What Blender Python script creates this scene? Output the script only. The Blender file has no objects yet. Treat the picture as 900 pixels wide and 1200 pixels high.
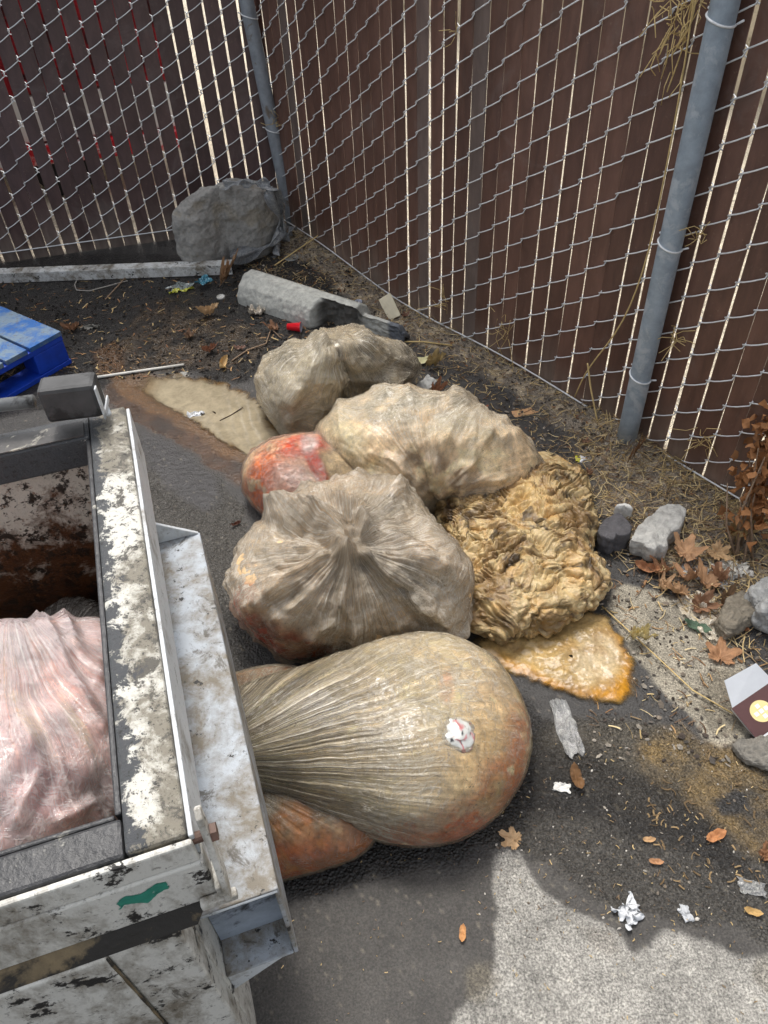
import bpy, math, random
import numpy as np
random.seed(7); rng=np.random.RandomState(11)
sc=bpy.context.scene
COL=bpy.context.collection
# ------------------------------------------------------------------ camera geometry
F=900.;VP=(50.,940.);H=1.6
up=np.array([-VP[0],VP[1],F]);up/=np.linalg.norm(up)
fw=np.array([0,0,-1.]);Yv=fw-up*fw.dot(up);Yv/=np.linalg.norm(Yv);Xv=np.cross(Yv,up)
R=np.array([Xv,Yv,up])
def P(px,py,z=0.):
    d=R@np.array([px-450,-(py-600),-F]); t=(z-H)/d[2]; return np.array([0,0,H])+d*t
def proj(V):
    c=(np.asarray(V)-[0,0,H])@R
    return np.stack([450+F*c[...,0]/-c[...,2],600-F*c[...,1]/-c[...,2]],-1)
def lin(r,g,b,k=1.0):
    o=[]
    for v in (r,g,b):
        v=v/255.; o.append(k*(v/12.92 if v<=.04045 else ((v+.055)/1.055)**2.4))
    return np.array(o)
# ------------------------------------------------------------------ noise
_perm=rng.permutation(256); _perm=np.concatenate([_perm,_perm,_perm])
_g=rng.normal(size=(256,3)); _g/=np.linalg.norm(_g,axis=1)[:,None]
def pn(x,y,z=0.,s=0):
    x,y,z=np.broadcast_arrays(np.asarray(x,float)+s*17.3,np.asarray(y,float)-s*9.7,np.asarray(z,float)+s*5.1)
    xi=np.floor(x).astype(int);yi=np.floor(y).astype(int);zi=np.floor(z).astype(int)
    xf=x-xi;yf=y-yi;zf=z-zi
    xi&=255;yi&=255;zi&=255
    f=lambda t:t*t*t*(t*(t*6-15)+10)
    u,v,w=f(xf),f(yf),f(zf)
    def g(dx,dy,dz):
        h=_perm[_perm[_perm[xi+dx]+yi+dy]+zi+dz]
        q=_g[h]; return q[...,0]*(xf-dx)+q[...,1]*(yf-dy)+q[...,2]*(zf-dz)
    l=lambda a,b,t:a+(b-a)*t
    return 1.5*l(l(l(g(0,0,0),g(1,0,0),u),l(g(0,1,0),g(1,1,0),u),v),l(l(g(0,0,1),g(1,0,1),u),l(g(0,1,1),g(1,1,1),u),v),w)
def fbm(x,y,z=0.,o=4,s=0):
    a=1.;t=0;n=0
    for i in range(o):
        t=t+a*pn(np.asarray(x)*2**i,np.asarray(y)*2**i,np.asarray(z)*2**i,s+i*3);n+=a;a*=.5
    return t/n*1.3
def ridge(x,y,z=0.,o=3,s=0):
    a=1.;t=0;n=0
    for i in range(o):
        t=t+a*(1-np.minimum(1,2.2*np.abs(pn(np.asarray(x)*2**i,np.asarray(y)*2**i,np.asarray(z)*2**i,s+i*3))));n+=a;a*=.5
    return t/n
def sm(a,b,x):
    t=np.clip((x-a)/(b-a),0,1); return t*t*(3-2*t)
def worley(x,y,z,s=0):
    x=np.asarray(x)+s*3.1;xi=np.floor(x).astype(int);yi=np.floor(y).astype(int);zi=np.floor(z).astype(int)
    d1=np.full(x.shape,9.);d2=np.full(x.shape,9.)
    for dx in(-1,0,1):
        for dy in(-1,0,1):
            for dz in(-1,0,1):
                cx,cy,cz=xi+dx,yi+dy,zi+dz
                h=_perm[_perm[_perm[cx&255]+(cy&255)]+(cz&255)]
                q=_g[h]*.5+.5
                d=np.sqrt((cx+q[...,0]-x)**2+(cy+q[...,1]-y)**2+(cz+q[...,2]-z)**2)
                n=d<d1; d2=np.where(n,d1,np.minimum(d2,d)); d1=np.where(n,d,d1)
    return d1,d2
# ------------------------------------------------------------------ nodes
class NT:
    def __init__(s,name):
        s.m=bpy.data.materials.new(name); s.m.use_nodes=True; s.t=s.m.node_tree; s.t.nodes.clear()
        s.out=s.n('ShaderNodeOutputMaterial')
    def n(s,t,_p=None,**k):
        x=s.t.nodes.new(t)
        for a,v in (_p or {}).items(): setattr(x,a,v)
        for a,v in k.items():
            a2=int(a[1:]) if a[0]=='_' else a.replace('__',' ')
            s.set(x.inputs[a2],v)
        return x
    def set(s,i,v):
        if isinstance(v,bpy.types.NodeSocket): s.t.links.new(v,i)
        elif isinstance(v,bpy.types.Node): s.t.links.new(v.outputs[0],i)
        else:
            if hasattr(v,'__len__'):
                v=list(v)
                if i.type=='RGBA' and len(v)==3: v=v+[1.]
            i.default_value=v
    def attr(s,n,col=True):
        a=s.n('ShaderNodeAttribute',{'attribute_name':n}); return a.outputs['Color'] if col else (a.outputs['Vector'] if col is None else a.outputs['Fac'])
    def obj(s,sc=(1,1,1),rot=(0,0,0)):
        c=s.n('ShaderNodeTexCoord'); return s.n('ShaderNodeMapping',Vector=c.outputs['Object'],Scale=sc,Rotation=rot).outputs[0]
    def noise(s,v,scale,det=4,rough=.55,dist=0.):
        return s.n('ShaderNodeTexNoise',Vector=v,Scale=scale,Detail=det,Roughness=rough,Distortion=dist).outputs['Fac']
    def vor(s,v,scale,f='F1',out='Distance'):
        return s.n('ShaderNodeTexVoronoi',{'feature':f},Vector=v,Scale=scale).outputs[out]
    def ramp(s,f,*st):
        r=s.n('ShaderNodeValToRGB',Fac=f); e=r.color_ramp.elements
        while len(e)<len(st): e.new(.5)
        for i,(p,c) in enumerate(st):
            e[i].position=p; c=(c,c,c) if not hasattr(c,'__len__') else c; e[i].color=(*c,1)
        return r.outputs[0]
    def mix(s,f,a,b,mode='MIX'):
        x=s.n('ShaderNodeMix',{'data_type':'RGBA','blend_type':mode}); s.set(x.inputs[0],f);s.set(x.inputs[6],a);s.set(x.inputs[7],b);return x.outputs[2]
    def ma(s,op,a,b=0.,c=0.):
        x=s.n('ShaderNodeMath',{'operation':op});s.set(x.inputs[0],a);s.set(x.inputs[1],b);s.set(x.inputs[2],c);return x.outputs[0]
    def bump(s,h,st=.5,d=.002,nrm=None):
        x=s.n('ShaderNodeBump',Height=h,Strength=st,Distance=d)
        if nrm is not None: s.set(x.inputs['Normal'],nrm)
        return x.outputs[0]
    def pbsdf(s,**k):
        return s.n('ShaderNodeBsdfPrincipled',**k)
    def done(s,sh): s.t.links.new(sh.outputs[0] if isinstance(sh,bpy.types.Node) else sh,s.out.inputs[0]); return s.m
MATS={}
def ground_mat():
    t=NT('ground_mat'); c=t.attr('Col'); r=t.attr('rgh',False); k=t.attr('spk',False); b=t.attr('bmp',False)
    v=t.obj()
    n1=t.noise(v,250,4,.72); n2=t.noise(v,85,5,.7); vo=t.vor(v,170)
    sp=t.ramp(n1,(.36,.2),(.5,1.),(.64,2.0)); sp2=t.ramp(n2,(.3,.72),(.7,1.28))
    c2=t.mix(k,c,t.mix(1.,c,sp,'MULTIPLY')); c2=t.mix(1.,c2,sp2,'MULTIPLY')
    h=t.ma('ADD',t.ma('MULTIPLY',n2,1.),t.ma('MULTIPLY',vo,.8))
    nb=t.bump(h,1.,.004); nb=t.n('ShaderNodeBump',Height=h,Strength=b,Distance=.006).outputs[0]
    nb=t.bump(n1,.6,.003,nb)
    rr=t.ma('ADD',r,t.ma('MULTIPLY',t.ma('SUBTRACT',n2,.5),.8))
    return t.done(t.pbsdf(Base__Color=c2,Roughness=rr,Normal=nb))
def col_mat(name,rough=.6,nscale=60,namt=.25,bscale=120,bst=.4,bd=.002,spec=.5,trans=0.,sss=0.,coat=0.):
    t=NT(name); c=t.attr('Col'); v=t.obj(); n=t.noise(v,nscale,5,.65); n2=t.noise(v,bscale,4,.6)
    c2=t.mix(1.,c,t.ramp(n,(.25,1-namt),(.75,1+namt)),'MULTIPLY')
    p=t.pbsdf(Base__Color=c2,Roughness=rough,Normal=t.bump(n2,bst,bd))
    p.inputs['Specular IOR Level'].default_value=spec
    if sss: p.inputs['Subsurface Weight'].default_value=sss; p.inputs['Subsurface Radius'].default_value=(.01,.006,.003)
    if coat: p.inputs['Coat Weight'].default_value=coat; p.inputs['Coat Roughness'].default_value=.12
    if trans:
        tr=t.n('ShaderNodeBsdfTranslucent',Color=c2); p=t.n('ShaderNodeMixShader',_0=trans,_1=p.outputs[0],_2=tr.outputs[0])
    return t.done(p)
def film_mat(name,colr,lo=.15,hi=.8,K=16.,B=3.,rough=.22,dark=(.1,.09,.07),amt=1.,dks=.7):
    t=NT(name); pl=t.attr('pl',None); v=t.obj()
    m=t.n('ShaderNodeMapping',Vector=pl,Scale=(K,K,B)).outputs[0]
    s1=t.noise(m,1.,6,.72,.15); m2=t.n('ShaderNodeMapping',Vector=pl,Scale=(K*3.6,K*3.6,B*2.)).outputs[0]
    s2=t.noise(m2,1.,5,.7,.2)
    wn=t.n('ShaderNodeTexNoise',Vector=v,Scale=7.,Detail=3.).outputs['Color']
    wv=t.mix(.09,v,wn,'ADD')
    va=t.n('ShaderNodeMapping',Vector=wv,Scale=(10,46,24),Rotation=(.3,.2,.9)).outputs[0]
    vb=t.n('ShaderNodeMapping',Vector=wv,Scale=(46,11,24),Rotation=(.1,-.3,.35)).outputs[0]
    w=t.attr('plw',False); iw=t.ma('SUBTRACT',1.,t.ma('MULTIPLY',w,.8))
    ln=lambda n_,wd: t.ramp(t.ma('ABSOLUTE',t.ma('SUBTRACT',n_,.5)),(0.,1.),(wd,0.))
    ga=t.noise(va,1.,4,.6,.4); gb=t.noise(vb,1.,4,.6,.4)
    la=t.ma('MULTIPLY',t.ma('MAXIMUM',ln(ga,.035),ln(gb,.03)),iw)
    dl=t.ma('MULTIPLY',t.ma('MAXIMUM',ln(s1,.042),t.ma('MULTIPLY',ln(s2,.045),.8)),t.ma('MINIMUM',t.ma('MULTIPLY',w,1.5),1.))
    bl=t.ma('MULTIPLY',t.ramp(s2,(.56,0.),(.63,1.)),w)  # pale strokes on streak peaks: pleat highlights painted into film colour and opacity
    st=t.ma('ADD',t.ma('MULTIPLY',s1,.5),t.ma('MULTIPLY',s2,.5)); cb=t.noise(v,30,5,.6,1.2)
    blot=t.noise(wv,9,6,.68,.5)
    str_=t.ramp(st,(.42,0.),(.60,1.))
    al=t.ma('MULTIPLY_ADD',t.mix(w,blot,str_),hi-lo,lo)
    c=t.mix(t.ma('MULTIPLY',t.ramp(blot,(.40,1.),(.50,0.)),.18),colr,dark)
    c=t.mix(t.ma('MULTIPLY',bl,.75),c,(.88,.85,.77)); c=t.mix(t.ma('MULTIPLY',la,.65),c,(.85,.82,.74))
    al=t.ma('ADD',al,t.ma('MULTIPLY',bl,.25)); al=t.ma('ADD',al,t.ma('MULTIPLY',la,.28))
    c=t.mix(t.ma('MULTIPLY',dl,dks),c,dark); al=t.ma('ADD',al,t.ma('MULTIPLY',dl,.4*dks))
    al=t.ma('MINIMUM',t.ma('MULTIPLY',al,t.attr('film',False)),.94)
    c=t.mix(t.ramp(t.noise(v,110,4,.8),(.645,0.),(.67,.8)),c,(.04,.03,.02))
    h=t.ma('MULTIPLY',t.ma('MULTIPLY',st,w),2.8); h=t.ma('SUBTRACT',h,t.ma('MULTIPLY',dl,.45))
    h=t.ma('ADD',h,t.ma('MULTIPLY',t.ma('ADD',ga,gb),t.ma('MULTIPLY',iw,1.2))); h=t.ma('ADD',h,t.ma('MULTIPLY',la,.35)); h=t.ma('ADD',h,t.ma('MULTIPLY',cb,.35))
    nb=t.bump(h,.9*amt,.006)
    p=t.pbsdf(Base__Color=c,Roughness=rough,Normal=nb); p.inputs['Specular IOR Level'].default_value=.7
    p.inputs['Coat Weight'].default_value=.8;p.inputs['Coat Roughness'].default_value=.10;t.set(p.inputs['Coat Normal'],t.bump(t.ma('ADD',t.ma('MULTIPLY',t.ma('MULTIPLY',st,w),1.6),t.ma('MULTIPLY',t.ma('ADD',ga,gb),.8)),.45*amt,.005))
    tr=t.n('ShaderNodeBsdfTransparent',Color=(1,1,1,1))
    fr=t.n('ShaderNodeFresnel',IOR=1.45,Normal=nb).outputs[0]
    f=t.ma('MINIMUM',t.ma('ADD',al,fr),1.)
    return t.done(t.n('ShaderNodeMixShader',_0=f,_1=tr.outputs[0],_2=p.outputs[0]))
def skin_mat(name,rough=.35,spk=.5,sss=.15,K=14.,B=3.):
    t=NT(name); c=t.attr('Col'); v=t.obj(); pl=t.attr('pl',None)
    m=t.n('ShaderNodeMapping',Vector=pl,Scale=(K,K,B)).outputs[0]
    s1=t.noise(m,1.,6,.7,.3)
    n=t.noise(v,55,6,.7); n3=t.noise(v,14,4,.6,.6)
    w=t.attr('plw',False)
    c2=t.mix(1.,c,t.ramp(n,(.3,.55),(.7,1.32)),'MULTIPLY')
    c2=t.mix(t.ma('MULTIPLY',w,.6),c2,t.mix(1.,c2,t.ramp(s1,(.33,.65),(.5,1.1),(.75,1.3)),'MULTIPLY'))
    c2=t.mix(1.,c2,t.ramp(n3,(.3,.8),(.7,1.15)),'MULTIPLY')
    sp=t.ramp(t.noise(v,130,4,.75),(.605,0.),(.64,1.))
    c2=t.mix(t.ma('MULTIPLY',sp,spk),c2,(.04,.025,.012))
    h=t.ma('ADD',t.ma('MULTIPLY',n,.35),t.ma('MULTIPLY',t.ma('MULTIPLY',s1,w),1.2))
    p=t.pbsdf(Base__Color=c2,Roughness=rough,Normal=t.bump(h,.6,.005))
    p.inputs['Subsurface Weight'].default_value=sss; p.inputs['Subsurface Radius'].default_value=(.012,.007,.004)
    return t.done(p)
def paint_mat(name,base=(.66,.68,.69),dirt=.5,rust=.2,black=.3,stretch=(1,1,1),inside=False,rough=.5,sc_=1.):
    t=NT(name); v=t.obj(stretch); v0=t.obj()
    n1=t.noise(v,9*sc_,8,.68,.4); n2=t.noise(v,34*sc_,6,.7,.3); n3=t.noise(v0,120,4,.7)
    f1=t.ma('ADD',t.ma('MULTIPLY',n1,.65),t.ma('MULTIPLY',n2,.35))
    c=t.mix(t.ramp(f1,(.60-.25*dirt,0.),(.72-.2*dirt,1.)),base,lin(120,112,98))
    n4=t.noise(v,16*sc_,8,.72,.6)
    c=t.mix(t.ramp(n4,(.5+.25*(1-dirt),0.),(.56+.25*(1-dirt),.85)),c,lin(78,72,62))
    n5=t.noise(v0,22*sc_,7,.75)
    c=t.mix(t.ramp(n5,(.66-.3*black,0.),(.68-.28*black,1.)),c,(.018,.016,.014))
    n6=t.noise(v0,13*sc_,7,.7,.8)
    c=t.mix(t.ramp(n6,(.72-.3*rust,0.),(.8-.3*rust,1.)),c,lin(92,52,24))
    c=t.mix(t.ramp(n3,(.60,0.),(.66,.55)),c,(.08,.07,.055))
    h=t.ma('ADD',t.ma('MULTIPLY',n5,1.),t.ma('MULTIPLY',n2,.8))
    return t.done(t.pbsdf(Base__Color=c,Roughness=t.ramp(n2,(.3,rough-.15),(.7,rough+.15)),Normal=t.bump(h,.5,.004)))
def plain_mat(name,c,rough=.5,ns=40,amt=.2,bst=.3,metal=0.,c2=None,thr=.55,str_=(1,1,1),bd=.002):
    t=NT(name); v=t.obj(str_); n=t.noise(v,ns,6,.68)
    cc=t.mix(1.,c,t.ramp(n,(.25,1-amt),(.75,1+amt)),'MULTIPLY')
    if c2 is not None: cc=t.mix(t.ramp(t.noise(v,ns*.45,7,.7,.4),(thr,0.),(thr+.08,1.)),cc,c2)
    return t.done(t.pbsdf(Base__Color=cc,Roughness=rough,Metallic=metal,Normal=t.bump(n,bst,bd)))
def slat_mat():
    t=NT('slat_plastic'); c=t.attr('Col'); v=t.obj((1,1,.25)); v0=t.obj()
    n=t.noise(v,30,6,.65,.5); n2=t.noise(v0,90,4,.7)
    c2=t.mix(1.,c,t.ramp(n,(.25,.7),(.75,1.35)),'MULTIPLY')
    c2=t.mix(t.ramp(n2,(.62,0.),(.72,.35)),c2,lin(150,130,112))
    c2=t.mix(t.ramp(t.noise(v0,4,7,.7,1.),(.56,0.),(.75,.22)),c2,lin(150,145,140))
    return t.done(t.pbsdf(Base__Color=c2,Roughness=.42,Normal=t.bump(n,.25,.002)))
# ------------------------------------------------------------------ mesh building
def loc_of(p): 
    return np.array(p.matrix_world.translation) if p is not None else np.zeros(3)
WL={}
def mk(name,V,Fc,mat,parent=None,attrs=None,smooth=True,loc=None,bevel=0.):
    V=np.asarray(V,float).reshape(-1,3)
    pl=WL.get(parent.name,np.zeros(3)) if parent is not None else np.zeros(3)
    if loc is None: loc=pl if parent is not None else np.array([V[:,0].mean(),V[:,1].mean(),V[:,2].min()])
    loc=np.asarray(loc,float)
    me=bpy.data.meshes.new(name)
    if isinstance(Fc,np.ndarray):
        n=len(Fc);k=Fc.shape[1]
        me.vertices.add(len(V));me.vertices.foreach_set('co',(V-loc).ravel())
        me.loops.add(n*k);me.loops.foreach_set('vertex_index',Fc.ravel().astype(np.int32))
        me.polygons.add(n);me.polygons.foreach_set('loop_start',(np.arange(n)*k).astype(np.int32))
        me.update(calc_edges=True); me.validate()
    else:
        me.from_pydata((V-loc).tolist(),[],Fc)
    me.polygons.foreach_set('use_smooth',np.full(len(me.polygons),bool(smooth)))
    for a,d in (attrs or {}).items():
        d=np.asarray(d,float)
        if a=='Col':
            at=me.color_attributes.new(a,'FLOAT_COLOR','POINT'); d=np.concatenate([np.clip(d.reshape(-1,3),0,1),np.ones((len(V),1))],1); at.data.foreach_set('color',d.ravel())
        elif d.ndim==2:
            at=me.attributes.new(a,'FLOAT_VECTOR','POINT'); at.data.foreach_set('vector',d.ravel())
        else:
            at=me.attributes.new(a,'FLOAT','POINT'); at.data.foreach_set('value',d.ravel())
    me.materials.append(mat)
    o=bpy.data.objects.new(name,me); COL.objects.link(o)
    if parent is not None: o.parent=parent; o.location=loc-pl
    else: o.location=loc
    WL[o.name]=loc
    if bevel:
        b=o.modifiers.new('Bevel','BEVEL'); b.width=bevel; b.segments=2; b.limit_method='ANGLE'
    return o
def tag(o,label,cat,group=None,kind=None):
    o['label']=label;o['category']=cat
    if group:o['group']=group
    if kind:o['kind']=kind
    return o
def thing(name,label,cat,loc,group=None):
    o=bpy.data.objects.new(name,None);COL.objects.link(o);o.location=loc;o.empty_display_size=.05;WL[o.name]=np.array(loc,float)
    return tag(o,label,cat,group)
def gridF(nu,nv,wrap=False):
    i=np.arange(nu-1)[:,None]; j=np.arange(nv if wrap else nv-1)[None,:]; j2=(j+1)%nv
    a=i*nv+j;b=i*nv+j2;c=(i+1)*nv+j2;d=(i+1)*nv+j
    return np.stack([a,b,c,d],-1).reshape(-1,4)
class MB:
    def __init__(s): s.v=[];s.f=[]
    def add(s,V,Fs):
        n=len(s.v); s.v+= [list(map(float,v)) for v in V]; s.f+=[[n+i for i in f] for f in Fs]; return s
    def hexa(s,b,t):  # 4 bottom, 4 top
        return s.add(list(b)+list(t),[[3,2,1,0],[4,5,6,7],[0,1,5,4],[1,2,6,5],[2,3,7,6],[3,0,4,7]])
    def box(s,o,a,b,c): # origin corner, three edge vectors
        o,a,b,c=map(lambda q:np.array(q,float),(o,a,b,c))
        return s.hexa([o,o+a,o+a+b,o+b],[o+c,o+a+c,o+a+b+c,o+b+c])
    def prism(s,poly,d):
        n=len(poly);d=np.array(d,float);P0=[np.array(p,float) for p in poly];P1=[p+d for p in P0]
        return s.add(P0+P1,[list(range(n))[::-1],list(range(n,2*n))]+[[i,(i+1)%n,n+(i+1)%n,n+i] for i in range(n)])
    def tube(s,pts,r,n=6,cap=True):
        pts=np.array(pts,float);m=len(pts)
        T=np.gradient(pts,axis=0);T/=np.linalg.norm(T,axis=1)[:,None]+1e-9
        ref=np.array([0,0,1.]) if abs(T[0][2])<.9 else np.array([1.,0,0])
        r=np.full(m,r) if np.isscalar(r) else np.array(r)
        V=[]
        for i in range(m):
            a=np.cross(T[i],ref);a/=np.linalg.norm(a)+1e-9;b=np.cross(T[i],a)
            for k in range(n):
                th=2*math.pi*k/n; V.append(pts[i]+r[i]*(math.cos(th)*a+math.sin(th)*b))
        Fs=[[i*n+k,i*n+(k+1)%n,(i+1)*n+(k+1)%n,(i+1)*n+k] for i in range(m-1) for k in range(n)]
        if cap: Fs+=[list(range(n))[::-1],[(m-1)*n+k for k in range(n)]]
        return s.add(V,Fs)
    def build(s,name,mat,parent=None,bevel=0.,smooth=False,**k):
        if bevel:
            pass
        return mk(name,s.v,s.f,mat,parent,smooth=smooth,bevel=bevel,**k)
# ------------------------------------------------------------------ polygons / sdf
def chaikin(p,n=2):
    p=np.array(p,float)
    for _ in range(n):
        q=np.roll(p,-1,0); p=np.stack([.75*p+.25*q,.25*p+.75*q],1).reshape(-1,2)
    return p
def Wp(poly,n=0): # px polygon -> world xy
    if n: poly=chaikin(poly,n)
    return np.array([P(x,y,0)[:2] for x,y in poly])
def sdf(x,y,poly):
    d=np.full(x.shape,1e9);ins=np.zeros(x.shape,bool);n=len(poly)
    for i in range(n):
        ax,ay=poly[i];bx,by=poly[(i+1)%n];ex,ey=bx-ax,by-ay
        wx,wy=x-ax,y-ay;t=np.clip((wx*ex+wy*ey)/(ex*ex+ey*ey+1e-12),0,1)
        d=np.minimum(d,(wx-ex*t)**2+(wy-ey*t)**2)
        c=((ay>y)!=(by>y))&(x<(bx-ax)*(y-ay)/((by-ay) if by!=ay else 1e-9)+ax)
        ins^=c
    d=np.sqrt(d);return np.where(ins,-d,d)
FC=P(334,262)[:2];FP=P(742,515)[:2];FL=P(0,308)[:2]
fd=(FP-FC)/np.linalg.norm(FP-FC);fn=np.array([fd[1],-fd[0]])   # fn towards camera?
if fn.dot(-FC)<0: fn=-fn
ld=(FL-FC)/np.linalg.norm(FL-FC);ln=np.array([ld[1],-ld[0]])
if ln.dot(-FC)<0: ln=-ln
DIRT=Wp([(320,262),(345,262),(520,360),(742,500),(960,650),(960,720),(870,730),(790,672),(735,640),(700,590),(680,520),(620,470),(540,420),(470,392),(440,370),(380,330),(330,300)])
def behind(x,y):
    u=(x-FC[0])*fn[0]+(y-FC[1])*fn[1]; v=(x-FC[0])*ln[0]+(y-FC[1])*ln[1]
    return np.minimum(u,v)   # <0 beyond the fence
def gh(x,y):
    x=np.asarray(x,float);y=np.asarray(y,float)
    z=.004*fbm(x*2.2,y*2.2,0,3,1)
    near=sm(8,5,np.abs(x)+np.abs(y))
    m=sm(.05,-.06,sdf(x,y,DIRT)+.05*fbm(x*7,y*7,0,3,5))*near
    z=z+m*(.012+.014*fbm(x*16,y*16,0,4,2)+.010*fbm(x*55,y*55,0,2,8))
    u=(x-FC[0])*fd[0]+(y-FC[1])*fd[1]; b=behind(x,y)
    z=z-.035*np.exp(-((u-1.0)/.55)**2)*np.exp(-(b/.13)**2)
    z=z+.03*np.exp(-((u-2.2)/.2)**2)*np.exp(-(b/.1)**2)
    return z
_lx=np.arange(-2.6,2.2,.008);_ly=np.arange(-.6,4.6,.008)
_LUT=gh(*[q_.ravel() for q_ in np.meshgrid(_lx,_ly,indexing='ij')]).reshape(len(_lx),len(_ly))
def gz(x,y):
    i=int(round((x+2.6)/.008));j=int(round((y+.6)/.008))
    if 0<=i<len(_lx) and 0<=j<len(_ly): return float(_LUT[i,j])
    return float(gh(np.array([x]),np.array([y]))[0])
def G(px,py,dz=0.):
    p=P(px,py,0);z=gz(p[0],p[1]); p=P(px,py,z); return np.array([p[0],p[1],gz(p[0],p[1])+dz])
# ------------------------------------------------------------------ ground
def build_ground():
    st=.0062
    def ax(a,b):
        c=np.arange(a,b,st); e=st*1.28**np.arange(1,34); e=np.cumsum(e); e=e[e<120]
        return np.concatenate([a-e[::-1],c,c[-1]+e])
    xs,ys=ax(-1.95,1.3),ax(.15,3.95)
    X,Y=np.meshgrid(xs,ys,indexing='ij');x=X.ravel();y=Y.ravel()
    near=(np.abs(x)+np.abs(y-2)<6)
    z=gh(x,y)
    N=len(x)
    wx=x+.026*fbm(x*9,y*9,0,4,20)+.007*fbm(x*50,y*50,0,3,22);wy=y+.026*fbm(x*9,y*9,3,4,21)+.007*fbm(x*50,y*50,4,3,23)
    f1=fbm(x*3,y*3,0,4,30);f2=fbm(x*14,y*14,0,4,31);f3=fbm(x*60,y*60,0,3,32)
    col=np.ones((N,3))*lin(62,60,58)*(1+.25*f1+.30*f2+.2*f3)[:,None]
    rg=np.full(N,.55)+.15*f2;sp=np.full(N,.35);bm=np.full(N,.45)
    def lay(mask,c,r=None,s=None,b=None,var=(.1,.2,.1)):
        nonlocal col,rg,sp,bm
        m=np.clip(mask,0,1);c=np.array(c)*(1+var[0]*f1+var[1]*f2+var[2]*f3)[:,None]
        col=col*(1-m[:,None])+c*m[:,None]
        if r is not None: rg=rg*(1-m)+r*m
        if s is not None: sp=sp*(1-m)+s*m
        if b is not None: bm=bm*(1-m)+b*m
        return m
    def M(poly,soft=.02,n=2,warp=1.): 
        soft=soft*.5;return sm(soft,-soft,sdf(x+(wx-x)*warp,y+(wy-y)*warp,Wp(poly,n)))
    # dry grey asphalt in front
    lay(M([(240,1300),(320,1060),(420,1045),(560,1010),(640,985),(760,985),(880,1050),(1000,1120),(1100,1400)],.05),lin(72,69,65),.6,.5,.4,var=(.3,.4,.15))
    # dark spill, wet
    lay(M([(300,1010),(430,1010),(560,990),(630,1000),(700,1060),(760,1085),(860,1080),(930,1130),(980,1000),(900,900),(700,830),(600,860),(400,980)],.03),lin(72,69,64),.24,.7,1.2)
    lay(M([(600,860),(760,840),(830,880),(820,960),(740,960),(660,905)],.05),lin(84,79,70),.3,.7,1.2)
    lay(M([(330,1060),(560,1010),(575,1100),(555,1150),(500,1250),(230,1300)],.04),lin(70,67,63),.6,.45,.3,var=(.35,.3,.1))
    # pale worn concrete patch
    m=M([(592,985),(612,1000),(632,1035),(668,1070),(705,1080),(728,1100),(742,1125),(760,1112),(790,1092),(835,1102),(866,1125),(900,1118),(1000,1100),(1100,1400),(440,1400),(520,1210),(560,1165),(582,1150),(580,1080),(578,1010)],.012,1,.7)
    lay(m,lin(142,139,132),.8,.7,.3,var=(.15,.4,.3))
    lay(M([(672,1085),(712,1085),(730,1120),(720,1130),(690,1112)],.02)*.6,lin(110,105,97),.8,.9,.2)
    lay(M([(876,1130),(905,1110),(930,1160),(895,1170)],.012)*.7,lin(115,110,100),.7,.9)
    lay(M([(540,1130),(580,1120),(590,1170),(560,1185)],.02)*.6,lin(105,98,84),.7,.9)
    # concrete slab on the right
    m=M([(712,690),(740,684),(790,700),(850,740),(880,800),(880,860),(850,885),(815,850),(765,800),(735,770),(720,730)],.015)
    lay(m,lin(142,135,120),.8,.7,.25,var=(.2,.45,.2))
    lay(M([(820,790),(880,780),(890,850),(850,870),(825,840)],.02)*.7,lin(105,98,84),.8,.7)
    # brown slime
    lay(M([(770,850),(850,880),(905,890),(960,1010),(900,1010),(840,970),(770,920),(740,880)],.05)*np.clip(.6+1.2*f2,0,1),lin(124,104,70),.22,.7,1.3)
    lay(M([(830,925),(870,920),(880,950),(840,955)],.02),lin(40,38,36),.25,.3,.7)
    # soil beside the fence
    md=sm(.03,-.03,sdf(wx,wy,DIRT))*near; lay(md,lin(142,131,116),.95,.6,1.2,var=(.25,.5,.4))
    lay(md*sm(.05,.4,f2)*.7,lin(190,174,146),.95,.6,1.)
    # black mud at the back
    mb=M([(-300,300),(330,296),(400,330),(400,400),(330,430),(270,455),(220,432),(150,440),(60,480),(-300,560)],.05)
    lay(mb,lin(42,40,38),.4,.8,1.4,var=(.35,.5,.4))
    lay(M([(165,360),(200,345),(260,370),(330,400),(290,430),(200,435),(140,440),(125,410),(150,385)],.04)*np.clip(.6+f2*1.5,0,1),lin(60,48,34),.22,.3,.6)
    lay(M([(100,415),(140,395),(150,430),(128,450)],.03)*.8,lin(80,54,28),.2,.3,.6)
    # rust fringe round the tan puddle
    lay(M([(128,440),(200,470),(250,510),(290,530),(300,575),(262,560),(215,520),(150,495),(118,470)],.03),lin(58,36,16),.14,.1,.35,var=(.4,.9,.05))
    lay(M([(122,440),(190,438),(300,490),(320,540),(270,545),(220,500),(150,470)],.03)*.6,lin(104,74,40),.16,.1,.3)
    # oily wrinkled asphalt left of the bags
    ml=M([(130,500),(200,520),(260,560),(300,620),(290,700),(300,790),(280,860),(160,860),(130,600)],.05)
    wr=ridge(x*34+1.5*f2,y*75+1.5*f1,0,3,41)
    lay(ml,lin(80,77,72),.2,.5,1.2,var=(.2,.15,.1)); z=z+ml*(wr-.5)*.006
    lay(M([(150,500),(210,520),(265,570),(250,610),(180,560)],.05),lin(52,50,50),.45,.4,.4)
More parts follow.
